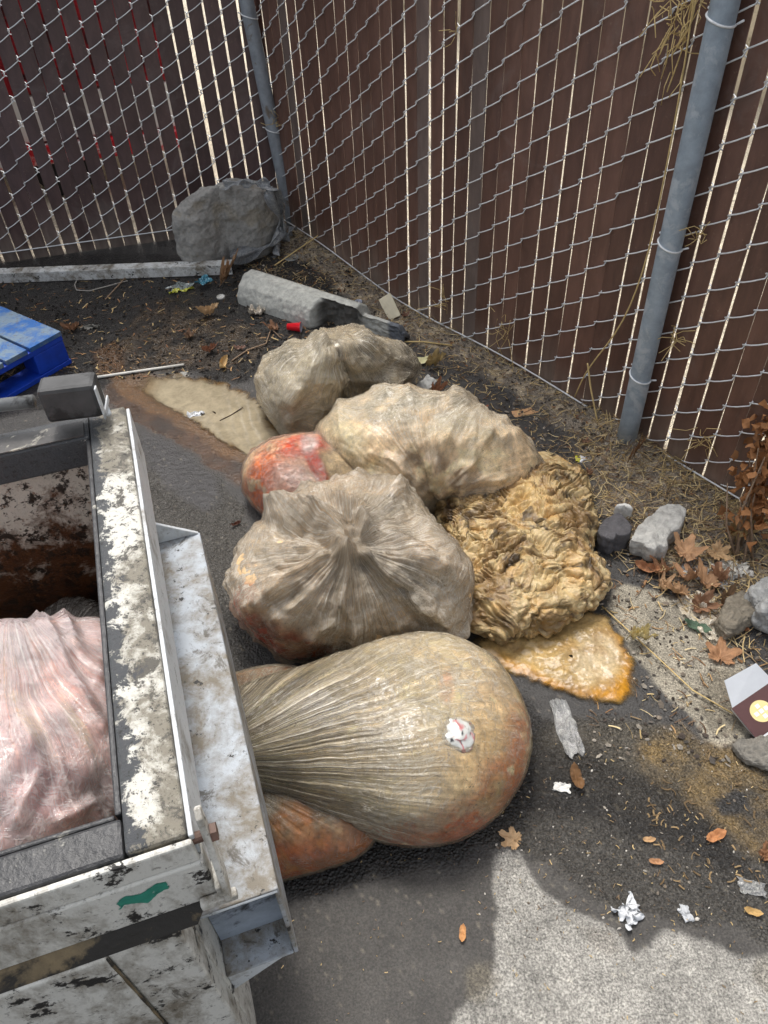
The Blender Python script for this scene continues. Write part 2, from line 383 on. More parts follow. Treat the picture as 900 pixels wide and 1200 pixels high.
    # black wet rim round the bags
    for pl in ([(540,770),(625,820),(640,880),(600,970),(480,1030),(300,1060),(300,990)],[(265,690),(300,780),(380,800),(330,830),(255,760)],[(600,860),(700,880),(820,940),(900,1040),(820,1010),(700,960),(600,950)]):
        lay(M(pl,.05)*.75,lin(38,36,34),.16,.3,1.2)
    # beyond the fence: bright gravel
    b=behind(x,y); mk_=sm(.02,-.06,b); far=mk_
    lay(far,lin(186,176,156),.95,1.,.6,var=(.2,.5,.4))
    u=(x-FC[0])*ld[0]+(y-FC[1])*ld[1]
    # dust speckles on dark ground
    w=sm(.55,.62,fbm(x*90,y*90,0,2,50))*(1-far)
    col=col*(1-.0*w[:,None])+lin(150,140,120)*w[:,None]*.25*(near[:,None])
    z=np.where(near,z+.0016*f3*np.clip(bm,0,1),z)
    mk('ground',np.stack([x,y,z],1),gridF(len(xs),len(ys))[:,::-1],ground_mat(),attrs={'Col':col,'rgh':np.clip(rg,.12,1),'spk':np.clip(sp,0,1),'bmp':np.clip(bm,0,1.2)},loc=(0,0,0))['kind']='structure'
build_ground()
bpy.data.objects['ground']['label']='stained asphalt and concrete yard ground with soil along the fence'
bpy.data.objects['ground']['category']='ground'
# ------------------------------------------------------------------ fences
M_wire=plain_mat('galvanised_wire',lin(222,224,224),.45,60,.2,.2,.1)
M_post=plain_mat('galvanised_post',lin(150,162,172),.5,26,.25,.25,.25,lin(176,184,190),.52)
M_postold=plain_mat('galvanised_post_dusty',lin(138,144,150),.6,22,.3,.3,.2,lin(110,100,90),.56)
M_slat=slat_mat()
def fence(origin,d,nrm,u0,u1,uk,zk,w,p,parent,zbase,tint,rise=1,zt=1.95,gaps=(.003,.004,.005,.007,.008,.010,.012)):
    """mesh and slats in the vertical plane through origin along d; uk,zk is one knuckle"""
    o3=np.array([*origin,0.]);d3=np.array([*d,0.]);n3=np.array([*nrm,0.])
    def q(u,z,b=0.): return o3+d3*u+n3*b+np.array([0,0,z])
    k0=int(math.ceil((u0-uk)/w));k1=int(math.floor((u1-uk)/w))
    mb=MB();tw=MB()
    SV=[];SF=[];SC=[]
    r=.0021
    for k in range(k0,k1):
        ua=uk+k*w;ub=ua+w
        zoff=(zk+rise*k*p*.5)%p
        zb=zbase(ua)
        n0=int(math.ceil((zb+.01-zoff)/p));n1=int((zt-zoff)/p)
        for n in range(n0,n1):
            z=zoff+n*p; j=random.uniform(-.002,.002)
            a=(ua,z+.006+j);b=(ub,z+p*.5*rise-.006+j)
            pts=[q(a[0]-.003,a[1]-.012,-.004),q(a[0]-.002,a[1]-.002,.006)]
            for t in (.12,.35,.6,.85):
                pts.append(q(a[0]+(b[0]-a[0])*t,a[1]+(b[1]-a[1])*t-.0018*math.sin(math.pi*t),.009+.006*math.sin(math.pi*t)))
            pts+= [q(b[0]+.001,b[1],.009),q(b[0]+.003,b[1]+.010,.004),q(b[0]+.001,b[1]+.014,-.005)]
            mb.tube(pts,r,5)
            # rear half of the helix, behind the slat
            mb.tube([q(b[0]+.001,b[1]+.014,-.005),q((a[0]+b[0])/2,z+p*.75,-.014),q(a[0]-.003,a[1]-.012+p,-.004)],r,4,False)
        # slat
        gap=random.choice(gaps) ; sh=random.uniform(-.003,.003)
        lean=random.uniform(-.004,.004)
        ww=w-gap; m=14;segs=16
        tone=random.uniform(.82,1.2); base=np.array(tint)*tone
        grey=random.random()<(.05 if rise==1 and len(gaps)>4 else 0)
        bow=random.uniform(-.004,.004)
        zend=zb-.03+random.uniform(-.012,.01)
        i0=len(SV)
        for i in range(segs):
            z=zend+(zt-zend)*(i/(segs-1))**1.5
            uc=ua+w/2+sh+lean*(z-.6)+bow*math.sin(z*3)
            for bb,ee in ((.002,-.5),(.0035,-.25),(.004,0),(.0035,.25),(.002,.5),(-.001,.5),(-.001,-.5)):
                SV.append(q(uc+ee*ww,z,bb-.002))
                dust=max(0,1-(z-zb)/(.16+.08*math.sin(k*1.7)))*.55*random.uniform(.6,1.2)
                c=base*(1-dust)+lin(140,130,118)*dust
                if grey: c=c*.6+lin(120,115,110)*.4
                SC.append(c)
        for i in range(segs-1):
            for e in range(7):
                SF.append([i0+i*7+e,i0+i*7+(e+1)%7,i0+(i+1)*7+(e+1)%7,i0+(i+1)*7+e])
    s=mk('slat_panel',SV,np.array(SF)[:,::-1],M_slat,parent,{'Col':SC},smooth=False)
    mb.build('chain_link_mesh',M_wire,parent,smooth=True)
    return q
rf=thing('chain_link_fence','right chain link fence with brown slats and the thick grey post','fence',(FC[0],FC[1],0))
lf=thing('chain_link_fence','dark left chain link fence with brown slats, behind the boulder','fence',(FL[0],FL[1],0))
wR=.0702;pR=.0993
tintR=lin(98,71,60);tintL=lin(84,66,64)
zbR=lambda u:-.005-.045*math.exp(-((u-1.0)/.55)**2)
qr=fence(FC,fd,fn,-.06,3.6,1.721,1.125,wR,pR,rf,zbR,tintR)
# left: u runs from FL to FC
Lw=np.linalg.norm(FC-FL)
ql=fence(FL,-ld,ln,-1.6,Lw+.06,.443,.969,.0706,.0965,lf,lambda u:.0,tintL,gaps=(.006,.008,.009,.011))
def post(q,u,b,r,z0,z1,mat,parent,ties,lean=0):
    pts=[q(u+lean*(z/1.2),z,b) for z in np.linspace(z0,z1,12)]
    mb=MB().tube(pts,r,28); mb.build('post',mat,parent,smooth=True)
    for z in ties:
        c=q(u+lean*(z/1.2),z,b);m2=MB()
        a=c+0; X=q(u+1,z,b)-q(u,z,b);N=q(u,z,b+1)-q(u,z,b)
        pts=[a+X*math.cos(t)*(r+.002)+N*math.sin(t)*(r+.002)+np.array([0,0,.010*math.cos(t)*(-1)]) for t in np.linspace(-.5,math.pi+.5,22)]
        pts=[a+X*(r+.016)+N*(-.012)+[0,0,.002]]+pts+[a-X*(r+.014)+N*(-.006)+[0,0,.016]]
        m2.tube(pts,.0027,6).build('tie_wire',M_wire,parent,smooth=True)
post(qr,2.236,.046,.031,-.05,1.95,M_post,rf,[.27,.68,1.19,1.6],-.002)
post(ql,Lw+.035,.035,.031,-.05,1.95,M_postold,lf,[.45,.9],-.098*1.0)
mb=MB();mb.tube([qr(u,zbR(u)+.035+.004*math.sin(u*5),.012) for u in np.linspace(.0,3.5,40)],.0028,6);mb.build('tension_wire',M_wire,rf,smooth=True)
mb=MB();mb.tube([ql(u,.05,.012) for u in np.linspace(-1.6,Lw,10)],.0028,6);mb.build('tension_wire',M_wire,lf,smooth=True)
mb=MB();mb.tube([qr(u,1.96,0) for u in (0,3.6)],.021,16);mb.build('top_rail',M_postold,rf,smooth=True)
mb=MB();mb.tube([ql(u,1.96,0) for u in (-1.6,Lw)],.021,16);mb.build('top_rail',M_postold,lf,smooth=True)
# ------------------------------------------------------------------ blobs
def polar(poly,c):
    p=chaikin(poly,2);q=np.roll(p,-1,0)
    t=np.linspace(0,1,8,endpoint=False)[None,:,None]
    s=(p[:,None]*(1-t)+q[:,None]*t).reshape(-1,2)-np.array(c)
    a=np.arctan2(s[:,1],s[:,0]);r=np.hypot(s[:,0],s[:,1]);b=np.linspace(-np.pi,np.pi,241)
    o=np.zeros(240);idx=np.clip(((a+np.pi)/(2*np.pi)*240).astype(int),0,239)
    np.maximum.at(o,idx,r)
    k=np.nonzero(o)[0];cc=(b[:-1]+b[1:])/2
    o=np.interp(cc,np.concatenate([cc[k]-2*np.pi,cc[k],cc[k]+2*np.pi]),np.tile(o[k],3))
    return lambda al:np.interp(al,np.concatenate([cc-2*np.pi,cc,cc+2*np.pi]),np.tile(o,3))
def normals(V):
    dj=np.roll(V,-1,1)-np.roll(V,1,1);di=np.gradient(V,axis=0);n=np.cross(di,dj)
    n/=np.linalg.norm(n,axis=2,keepdims=True)+1e-12
    return n
def blob(poly,H_,zb=0.,zeq=.38,nth=400,nph=190,c=None,e=.86,zc=None,shape=None,botr=.72,fit=14):
    poly=np.array(poly,float)
    if c is None: c=(poly.min(0)+poly.max(0))/2
    T=polar(poly,c)
    th=np.linspace(0,2*np.pi,nth,endpoint=False)
    t=np.linspace(0,1,nph)
    # profile: top -> equator -> base
    A=t<.62;ta=np.where(A,t/.62,1);tb=np.where(A,0,(t-.62)/.38)
    rho=np.where(A,np.sin(ta*np.pi/2)**e,0);zz=np.where(A,zeq+(1-zeq)*np.cos(ta*np.pi/2)**e,0)
    sb=np.clip(tb/.75,0,1); rho=np.where(A,rho,botr+(1-botr)*np.cos(sb*np.pi/2)**1.0);zz=np.where(A,zz,zeq*(1-np.sin(sb*np.pi/2)))
    fl=np.clip((tb-.75)/.25,0,1); rho=rho*(1-fl*.97)
    rho[0]=.004
    C=P(c[0],c[1],zb+(zeq+.12)*H_ if zc is None else zc)[:2]
    def build(Rr):
        X=C[0]+rho[:,None]*Rr[None]*np.cos(th)[None];Y=C[1]+rho[:,None]*Rr[None]*np.sin(th)[None];Z=zb+H_*zz[:,None]+0*X
        V=np.stack([X,Y,Z],-1)
        if shape is not None: V=shape(V,rho[:,None]+0*X,zz[:,None]+0*X)
        return V
    Rr=np.full(nth,.2);ieq=int(.62*(nph-1))
    for it in range(fit):
        V=build(Rr);q=proj(V)-np.array(c);a=np.arctan2(q[...,1],q[...,0]);r=np.hypot(q[...,0],q[...,1])
        S=np.zeros(240);np.maximum.at(S,np.clip(((a+np.pi)/(2*np.pi)*240).astype(int),0,239).ravel(),r.ravel())
        cc=-np.pi+(np.arange(240)+.5)*2*np.pi/240;k=np.nonzero(S)[0]
        S=np.interp(cc,np.concatenate([cc[k]-2*np.pi,cc[k],cc[k]+2*np.pi]),np.tile(S[k],3))
        Sf=lambda al:np.interp(al,np.concatenate([cc-2*np.pi,cc,cc+2*np.pi]),np.tile(S,3))
        al=a[ieq]; Rr=Rr*np.clip((T(al)/np.maximum(Sf(al),1))**.7,.6,1.6)
        hw=max(4,nth//(16 if it<fit-4 else 26));ks=np.hanning(2*hw+1);ks/=ks.sum();Rr=np.convolve(np.concatenate([Rr[-hw:],Rr,Rr[:hw]]),ks,'valid')
    V=build(Rr)
    return V,C,rho,zz
def near_vertex(V,px,py):
    q=proj(V); top=V[...,2]>V[...,2].min()+.3*np.ptp(V[...,2])
    d=np.hypot(q[...,0]-px,q[...,1]-py)+np.where(top,0,1e4); return V.reshape(-1,3)[d.ravel().argmin()]
def radial(V,Gp,tw=0.,s=0,warp=.09):
    d=V-Gp; r=np.sqrt((d**2).sum(-1))+1e-6
    a=np.arctan2(d[...,1]+d[...,2]*.6,d[...,0])+tw*r+warp*fbm(V[...,0]*7,V[...,1]*7,V[...,2]*7,3,s+60)
    return np.cos(a),np.sin(a),r
def E_(q,cx,cy,rx,ry,rot=0,soft=.35):
    a=math.radians(rot);dx=q[...,0]-cx;dy=q[...,1]-cy
    u=(dx*math.cos(a)+dy*math.sin(a))/rx;v=(-dx*math.sin(a)+dy*math.cos(a))/ry
    return sm(1+soft,1-soft,np.sqrt(u*u+v*v))
def flat(V): return V.reshape(-1,3)
def bag(name,label,poly,H_,base,stains,gath,film,skin,group=None,zb=0.,lump=.012,fine=.003,nth=400,nph=190,crk=.004,filmmask=None,dents=(),cname='contents',gz0=None,cat='bag',clampfn=None,folds=(),auto=(),pre=None,gain=1.6,aw=.06,**k):
    V,C,rho,zz=blob(poly,H_,zb,nth=nth,nph=nph,**k) if pre is None else pre
    g0=zb if gz0 is None else gz0
    N=normals(V)
    if N[0,0,2]<0 or N[3,0,2]<0: N=-N
    q=proj(V);x,y,z=V[...,0],V[...,1],V[...,2]
    topw=sm(0,.25,zz)[:,None]
    disp=lump*fbm(x*5,y*5,z*5,3,len(name)+int(abs(C[0]*100)))*topw
    S=int(abs(C[1]*31))
    for (px,py,rx,ry,rot,am) in dents: disp=disp+am*E_(q,px,py,rx,ry,rot,.6)*topw
    fold=0*x;rs=np.random.RandomState(S+3);folds=list(folds)
    for gx,gy,nf,ln_,a0,a1,am_ in auto:
        for i in range(nf):
            an=math.radians(a0+(a1-a0)*(i+rs.rand()*.8)/nf);L_=ln_*(.5+.7*rs.rand());r0=8+16*rs.rand();cv=rs.randn()*.25
            folds.append(([(gx+math.cos(an+cv*k)*(r0+L_*k),gy+math.sin(an+cv*k)*(r0+L_*k)) for k in (0,.35,.7,1)],4+4*rs.rand(),am_*(.5+rs.rand())*(1 if rs.rand()<.75 else -.8)))
    for pts,wd,am in folds:
        P_=np.array(pts,float);dd=np.full(x.shape,1e9)
        qw=q+np.stack([5*fbm(x*14,y*14,z*14,3,S+21),5*fbm(x*14,y*14,z*14,3,S+22)],-1)
        for i in range(len(P_)-1):
            e_=P_[i+1]-P_[i];w_=qw-P_[i];t_=np.clip((w_@e_)/(e_@e_),0,1);dd=np.minimum(dd,np.hypot(w_[...,0]-e_[0]*t_,w_[...,1]-e_[1]*t_))
        fold=fold+am*np.clip(1-dd/(wd*2.1),0,1)**1.35*(.9+.4*fbm(x*20,y*20,z*20,2,S+23))*topw
    disp=disp+fold
    pl=np.zeros(V.shape);plw=np.zeros(x.shape);first=True;fdisp=0
    for (px,py,K,B,amp,reach,tw) in gath:
        Gp=near_vertex(V,px,py);cs,sn,r=radial(V,Gp,tw,S,aw)
        rr=ridge(cs*K,sn*K,r*B,3,S+5); w=np.exp(-(r/reach)**2)
        amp_r=amp*sm(0,.08,r)*w
        rf_=ridge(cs*K*2.7,sn*K*2.7,r*B*1.5,2,S+8);fdisp=fdisp+amp_r*(.6*(rr-.5)+.4*(rf_-.5)); disp=disp-amp*1.3*np.exp(-(r/.035)**2)
        if first: pl[...,0],pl[...,1],pl[...,2]=cs,sn,r; plw=w;first=False
        else:
            m=w>plw; 
            for i,a_ in enumerate((cs,sn,r+7.)): pl[...,i]=np.where(m,a_,pl[...,i])
            plw=np.maximum(plw,w)
    wxx=x+.02*fbm(x*12,y*12,z*12,2,S+1);wyy=y+.02*fbm(x*12,y*12,z*12,2,S+2)
    wd1,wd2=worley(wxx*13,wyy*13,z*13,S%7);we1,_=worley(wxx*31,wyy*31,z*31,S%5)
    cre=np.clip(1-wd1,0,1)*.8+.35*np.clip(1-we1,0,1)
    cdisp=crk*(cre**2-.3)*(1-.6*np.clip(plw,0,1))
    V1=V+N*(disp-.001+.5*fdisp+cdisp*.35+fine*.5*fbm(x*45,y*45,z*45,3,S+3))[...,None]
    V1[...,2]=np.maximum(V1[...,2],g0-.002)
    if clampfn is not None: V1=clampfn(V1)
    # colour
    col=np.ones(V.shape)*base*gain*(1+.16*fbm(x*9,y*9,z*9,4,S+4)+.1*fbm(x*30,y*30,z*30,3,S+6))[...,None]
    nz=fbm(x*16,y*16,z*16,4,S+7)
    for (px,py,rx,ry,rot,c_,st,nn) in stains:
        m=E_(q,px,py,rx,ry,rot,.5)*st
        m=np.clip(m*(1+nn*nz*2.5) if nn<=1 else m*sm(.0,.25,nz+(nn-1.5)),0,1)
        col=col*(1-m[...,None])+np.array(c_)*m[...,None]
    loc=(C[0],C[1],g0)
    root=thing(name,label,cat,loc,group)
    at={'Col':flat(col),'pl':flat(pl),'plw':plw.ravel()}
    Fq=gridF(nph,nth,True)
    a,b_,c2=V1.reshape(-1,3)[Fq[nth*5][:3]]
    if np.cross(b_-a,c2-b_)[2]<0: Fq=Fq[:,::-1]
    mk(cname,flat(V1),Fq,skin,root,at)
    if film is not None:
        off=.0035+disp+.35*np.maximum(fold,0)+1.1*fdisp+cdisp*1.5+.0012*fbm(x*70,y*70,z*70,2,S+14)
        V2=V+N*off[...,None];V2[...,2]=np.maximum(V2[...,2],g0-.001)
        if clampfn is not None: V2=clampfn(V2)
        fm=np.ones(x.shape) if filmmask is None else filmmask(q,nz)
        at2={'pl':flat(pl),'plw':plw.ravel(),'film':fm.ravel()}
        mk('plastic_film',flat(V2),Fq,film,root,at2)
    return root,V1,q
SK=skin_mat('wet_contents',.24,.5,0.); SKdry=skin_mat('dusty_contents',.42,.7,0.)
fE=film_mat('film_streaked',lin(232,214,180),.0,.66,22,.7,.14,lin(56,44,28),dks=1.)
fD=film_mat('film_grey',lin(246,230,204),.04,.50,22,1.6,.10,lin(100,84,62),dks=.6,amt=.7)
fA=film_mat('film_dusty',lin(248,234,206),.0,.40,20,1.6,.10,lin(104,90,64),dks=.5,amt=.7)
fB=film_mat('film_thin',lin(255,242,216),.0,.24,20,1.6,.10,lin(130,108,76),dks=.42,amt=.6)
fC=film_mat('film_clear',lin(230,205,190),.0,.2,8,4.,.15)
GRP='waste bags dumped on the ground'
# F bag under E
bag('waste_bag','flattened orange-brown stained bag pinned under the big round bag next to the dumpster sleeve',
    [(230,800),(285,785),(340,778),(400,800),(450,900),(447,985),(400,1012),(350,1028),(300,1032),(230,1000)],.13,lin(150,96,50),
    [(330,1010,110,26,-12,lin(176,70,10),1.,1.8),(390,975,50,24,-15,lin(190,96,16),.9,1.6),(400,985,60,30,-20,lin(175,95,40),.8,1.),(340,960,80,30,0,lin(160,135,100),.8,1.),(300,1000,40,30,0,lin(110,45,20),.8,1.7),(290,800,60,14,-10,lin(140,75,45),.8,1.)],
    [(262,900,16,3.,.005,.22,0)],fE,SK,GRP,lump=.010,nth=360,nph=150,filmmask=lambda q,n:np.clip(.35+n,0,1)*(1-.9*E_(q,360,1005,110,34,-12)))
# C red/orange bag
bag('waste_bag','small cream bag with orange-red stained top and pink window',
    [(281,555),(288,535),(310,520),(345,507),(372,508),(420,530),(430,600),(400,640),(330,625),(305,602),(286,580)],.19,lin(226,204,160),
    [(348,524,38,13,-8,lin(206,66,0),1.,.5),(314,568,12,36,20,lin(210,92,0),1.,.8),(302,562,16,34,15,lin(232,110,30),.9,1.85),(330,606,22,12,10,lin(210,84,0),.9,.7),(342,562,26,28,0,lin(200,152,132),1.,.15),(338,592,26,9,0,lin(214,84,60),.8,.5),(371,546,8,36,-25,lin(190,44,0),1.,.3),(362,520,10,10,0,lin(230,225,220),.7,.5)],
    [(400,590,8,4.,.004,.16,0)],fC,SK,GRP,gain=1.1,filmmask=lambda q,n:.12+0*n,lump=.006,crk=.006,nth=320,nph=150,c=(350,570),folds=[([(318,520),(330,560),(325,600)],5,.006),([(372,510),(378,550),(390,590)],5,.008)])
# A top bag
bag('waste_bag','dusty translucent bag farthest back, beside the broken concrete bar',
    [(300,440),(303,425),(335,405),(378,392),(412,388),(450,394),(482,412),(492,432),(486,446),(440,470),(400,490),(360,515),(326,514),(312,490),(302,465)],.27,lin(196,178,144),
    [(352,432,36,44,15,lin(226,214,178),.9,.6),(445,425,60,30,10,lin(122,110,84),.85,1.),(330,455,30,40,0,lin(222,206,170),.8,.6),(345,490,30,22,0,lin(190,178,148),.7,1.),(472,440,26,18,0,lin(84,74,56),.8,1.),(330,415,30,16,-20,lin(146,136,108),.7,1.)],
    [(392,402,16,2.,.009,.24,.3),(486,440,14,2.,.009,.26,0),(325,505,14,2.,.006,.2,0)],fA,SK,GRP,gain=1.75,lump=.012,crk=.014,auto=[(392,400,14,90,10,175,.009),(486,438,9,110,150,215,.008)],folds=[([(378,395),(392,430),(388,480),(360,512)],9,.018),([(412,392),(440,408),(485,430)],7,.013),([(395,400),(425,440),(470,455)],8,.012),([(340,408),(330,440),(340,490)],9,.009),([(385,400),(408,450),(402,485)],6,-.012),([(430,395),(455,440),(440,470)],7,.009),([(365,400),(360,440),(345,470)],6,.008)])
# B cream bag
bag('waste_bag','cream-coloured bulging bag with grey plastic crumpled over its top, behind the lumpy fat heap',
    [(366,520),(372,497),(400,475),(440,458),(490,455),(530,462),(565,480),(600,500),(628,525),(640,555),(610,590),(560,610),(500,600),(440,590),(392,565),(372,545)],.25,lin(238,212,172),
    [(480,478,80,24,8,lin(158,148,120),.8,1.),(400,520,30,34,0,lin(240,226,180),.8,.4),(545,505,40,20,10,lin(206,192,156),.7,1.),(520,560,60,24,30,lin(150,112,72),.8,1.7),(600,515,30,14,35,lin(140,120,86),.7,1.7),(372,530,8,30,0,lin(214,150,70),.8,.4)],
    [(565,480,15,2.,.009,.26,.3),(508,590,16,2.,.010,.28,0),(375,480,14,2.,.006,.2,0)],fB,SK,GRP,gain=1.22,lump=.012,crk=.010,auto=[(508,588,14,130,190,330,.009),(560,478,10,110,60,200,.008)],folds=[([(400,475),(402,510),(430,545),(500,590)],8,.013),([(440,462),(500,480),(545,470)],8,.016),([(470,500),(520,520),(600,515)],8,.013),([(530,465),(520,500),(505,585)],7,.013),([(490,540),(510,590)],6,-.014),([(560,485),(600,510),(635,550)],7,.009),([(455,480),(480,510),(475,550)],6,.008)],filmmask=lambda q,n:np.clip(.45+1.2*E_(q,490,482,110,34,8,.4)+n*.8,0,1.4))
# D grey bag
bag('waste_bag','large grey crinkled plastic bag with dark red juice at its lower left edge',
    [(271,680),(278,645),(300,612),(325,592),(370,575),(420,556),(455,556),(490,580),(522,625),(550,655),(558,700),(545,735),(520,752),(470,752),(420,765),(345,777),(310,760),(280,725)],.30,lin(186,158,120),
    [(325,748,80,20,27,lin(140,42,16),1.,.35),(286,712,18,26,25,lin(180,54,12),1.,1.),(400,768,60,12,0,lin(120,56,26),1.,.8),(320,640,36,28,0,lin(206,184,146),.8,1.),(470,600,50,34,20,lin(196,180,150),.6,1.),(515,700,30,36,0,lin(196,168,128),.7,1.),(440,590,36,12,-20,lin(92,80,60),.7,1.7),(380,700,80,40,0,lin(206,178,146),.6,1.),(470,680,60,30,40,lin(120,106,84),.6,1.)],
    [(410,642,18,2.,.011,.24,.5),(320,585,14,2.,.006,.17,0),(548,640,14,2.,.007,.17,0),(450,556,14,2.,.006,.13,0)],fD,SK,GRP,lump=.014,crk=.022,auto=[(405,640,15,115,20,160,.009),(410,625,9,70,190,340,.007)],folds=[([(322,600),(352,600),(380,612),(402,632),(408,650)],9,.036),([(330,622),(365,625),(392,645)],6,-.020),([(345,578),(385,585),(420,600),(432,622),(410,645)],8,.026),([(400,560),(395,585),(350,590)],6,-.010),([(408,648),(445,662),(490,690),(520,725),(530,745)],11,.020),([(455,560),(470,590),(515,640),(545,680)],9,.013),([(400,640),(355,642),(315,648)],9,.011),([(430,620),(480,640),(530,680)],7,.012),([(405,655),(420,700),(430,750)],8,.009),([(415,640),(440,690),(500,745)],6,-.012),([(395,650),(360,690),(330,740)],7,.008),([(380,600),(400,575),(420,560)],6,.008),([(470,570),(440,600),(425,620)],6,.010)],nth=560,nph=240,dents=[(415,640,14,9,20,-.03),(372,612,46,11,24,.020),(352,630,44,7,24,-.012),(470,672,60,9,40,-.016),(492,655,60,9,42,.012)],
    filmmask=lambda q,n:np.clip(1.05-1.0*E_(q,322,746,90,26,27)-.2*n,0,1.2))
# E big bag
eb,VE,qE=bag('waste_bag','biggest pear-shaped bag with pleats fanning from its left, nearest the dumpster',
    [(180,905),(230,840),(290,800),(350,782),(420,760),(465,744),(510,739),(555,752),(590,780),(615,825),(625,862),(616,905),(590,950),(550,980),(500,994),(450,988),(410,970),(350,952),(290,938),(200,935)],.25,lin(203,182,142),
    [(606,890,24,100,14,lin(196,120,56),.8,1.),(545,965,105,26,-22,lin(206,98,20),1.,2.),(480,985,90,16,0,lin(186,104,46),.9,1.7),(592,925,30,44,0,lin(204,98,22),1.,2.),(524,805,8,18,0,lin(214,112,84),.8,.6),(440,870,50,34,0,lin(178,166,136),.6,1.),(560,900,50,60,0,lin(210,176,118),.6,.8),(500,975,110,14,-6,lin(206,92,16),1.,2.1),(612,880,14,70,10,lin(204,104,30),.9,1.7),(450,905,100,26,5,lin(104,88,62),.75,1.3),(360,895,80,40,5,lin(120,106,80),.6,1.2),(330,850,60,14,-25,lin(110,94,68),.6,1.4),(575,800,40,26,40,lin(190,158,118),.7,1.7),(520,960,60,14,-10,lin(214,190,150),.7,1.8),(490,870,70,28,0,lin(150,134,104),.55,1.1)],
    [(225,898,26,1.3,.0048,.46,0)],fE,SKdry,GRP,gain=1.8,aw=.03,lump=.006,crk=.003,filmmask=lambda q,n:np.clip(1.15-1.0*E_(q,585,890,60,110,15,.5)-.8*E_(q,530,975,120,26,-20,.5)+n*.5,.08,1.3),fine=.0015,nth=620,nph=260,c=(450,868),e=.9)
# white wrapper stuck to E
def crumple(name,label,cat,p,w,h,rot,amp,mat,nrm=(0,0,1),n=26,rag=.12,col=None,group=None,seed=0,parent=None,curl=0.,lift=.002,freq=3.,round_=False):
    nv=np.array(nrm,float);nv/=np.linalg.norm(nv);a=np.cross(nv,[0,1,0]) if abs(nv[1])<.9 else np.cross(nv,[1,0,0]);a/=np.linalg.norm(a);b=np.cross(nv,a)
    cr,sr=math.cos(rot),math.sin(rot);a,b=a*cr+b*sr,-a*sr+b*cr
    u,v=np.meshgrid(np.linspace(-.5,.5,n),np.linspace(-.5,.5,n),indexing='ij');uu=u+rag*fbm(u*3,v*3,seed+.3,3,3)*1.;vv=v+rag*fbm(u*3,v*3,seed+7.3,3,4)
    if round_: q1=uu*np.sqrt(np.clip(1-2*vv*vv,0,1));q2=vv*np.sqrt(np.clip(1-2*uu*uu,0,1));uu,vv=q1,q2
    ed=np.abs(np.maximum(np.abs(u),np.abs(v))*2)**4
    zz=amp*(.6*fbm(u*freq,v*freq,seed*1.7,4,5)+.8*(ridge(u*freq*.9,v*freq*.9,seed*2.1,3,6)-.4))+lift+curl*(u*u+v*v)
    pts=np.array(p)[None,None]+a*(uu*w)[...,None]+b*(vv*h)[...,None]+nv*(zz)[...,None]
    if nrm==(0,0,1): pts[...,2]=np.maximum(pts[...,2],p[2]+.001)
    th=.0006;P2=pts-nv*th
    F1=gridF(n,n);F2=F1[:,::-1]+n*n
    bd=[i*n for i in range(n)]+[(n-1)*n+j for j in range(1,n)]+[i*n+n-1 for i in range(n-2,-1,-1)]+[j for j in range(n-2,0,-1)]
    bd=np.array(bd);b2=np.roll(bd,-1);F3=np.stack([bd,b2,b2+n*n,bd+n*n],1)
    V=np.concatenate([flat(pts),flat(P2)]);c=np.ones((len(V),3))*(lin(230,228,222) if col is None or callable(col) else col)
    if callable(col): c=col(u,v); c=np.concatenate([flat(c),flat(c)])
    o=mk(name,V,np.concatenate([F1,F2,F3]),mat,parent,{'Col':c})
    if parent is None: tag(o,label,cat,group)
    return o
M_paper=col_mat('paper',.7,30,.1,60,.3,.002,trans=.1)
M_foil=col_mat('glossy_wrapper',.18,30,.12,50,.5,.003,spec=.8)
def wcol(u,v):
    n=fbm(u*4,v*4,2.,4,9);c=np.ones(u.shape+(3,))*lin(196,196,190);m=sm(.1,.3,n)[...,None];c=c*(1-m)+lin(190,120,120)*m;m=sm(.35,.45,fbm(u*7,v*7,6.,3,12))[...,None];return c*(1-m)+lin(60,60,60)*m
def surfpt(V,px,py):
    q=proj(V);dc=np.linalg.norm(V-[0,0,H],axis=-1);d=np.hypot(q[...,0]-px,q[...,1]-py)
    m=d<6;i=np.where(m.ravel(),dc.ravel(),9e9).argmin();return V.reshape(-1,3)[i]
pe=surfpt(VE,543,856)
crumple('wrapper','white crumpled wrapper disc stuck on the biggest pear-shaped bag','wrapper',pe,.072,.072,.5,.003,M_foil,nrm=(.3,-.2,1),col=wcol,seed=3,rag=.16,lift=.012,freq=2.,curl=-.05,round_=True)
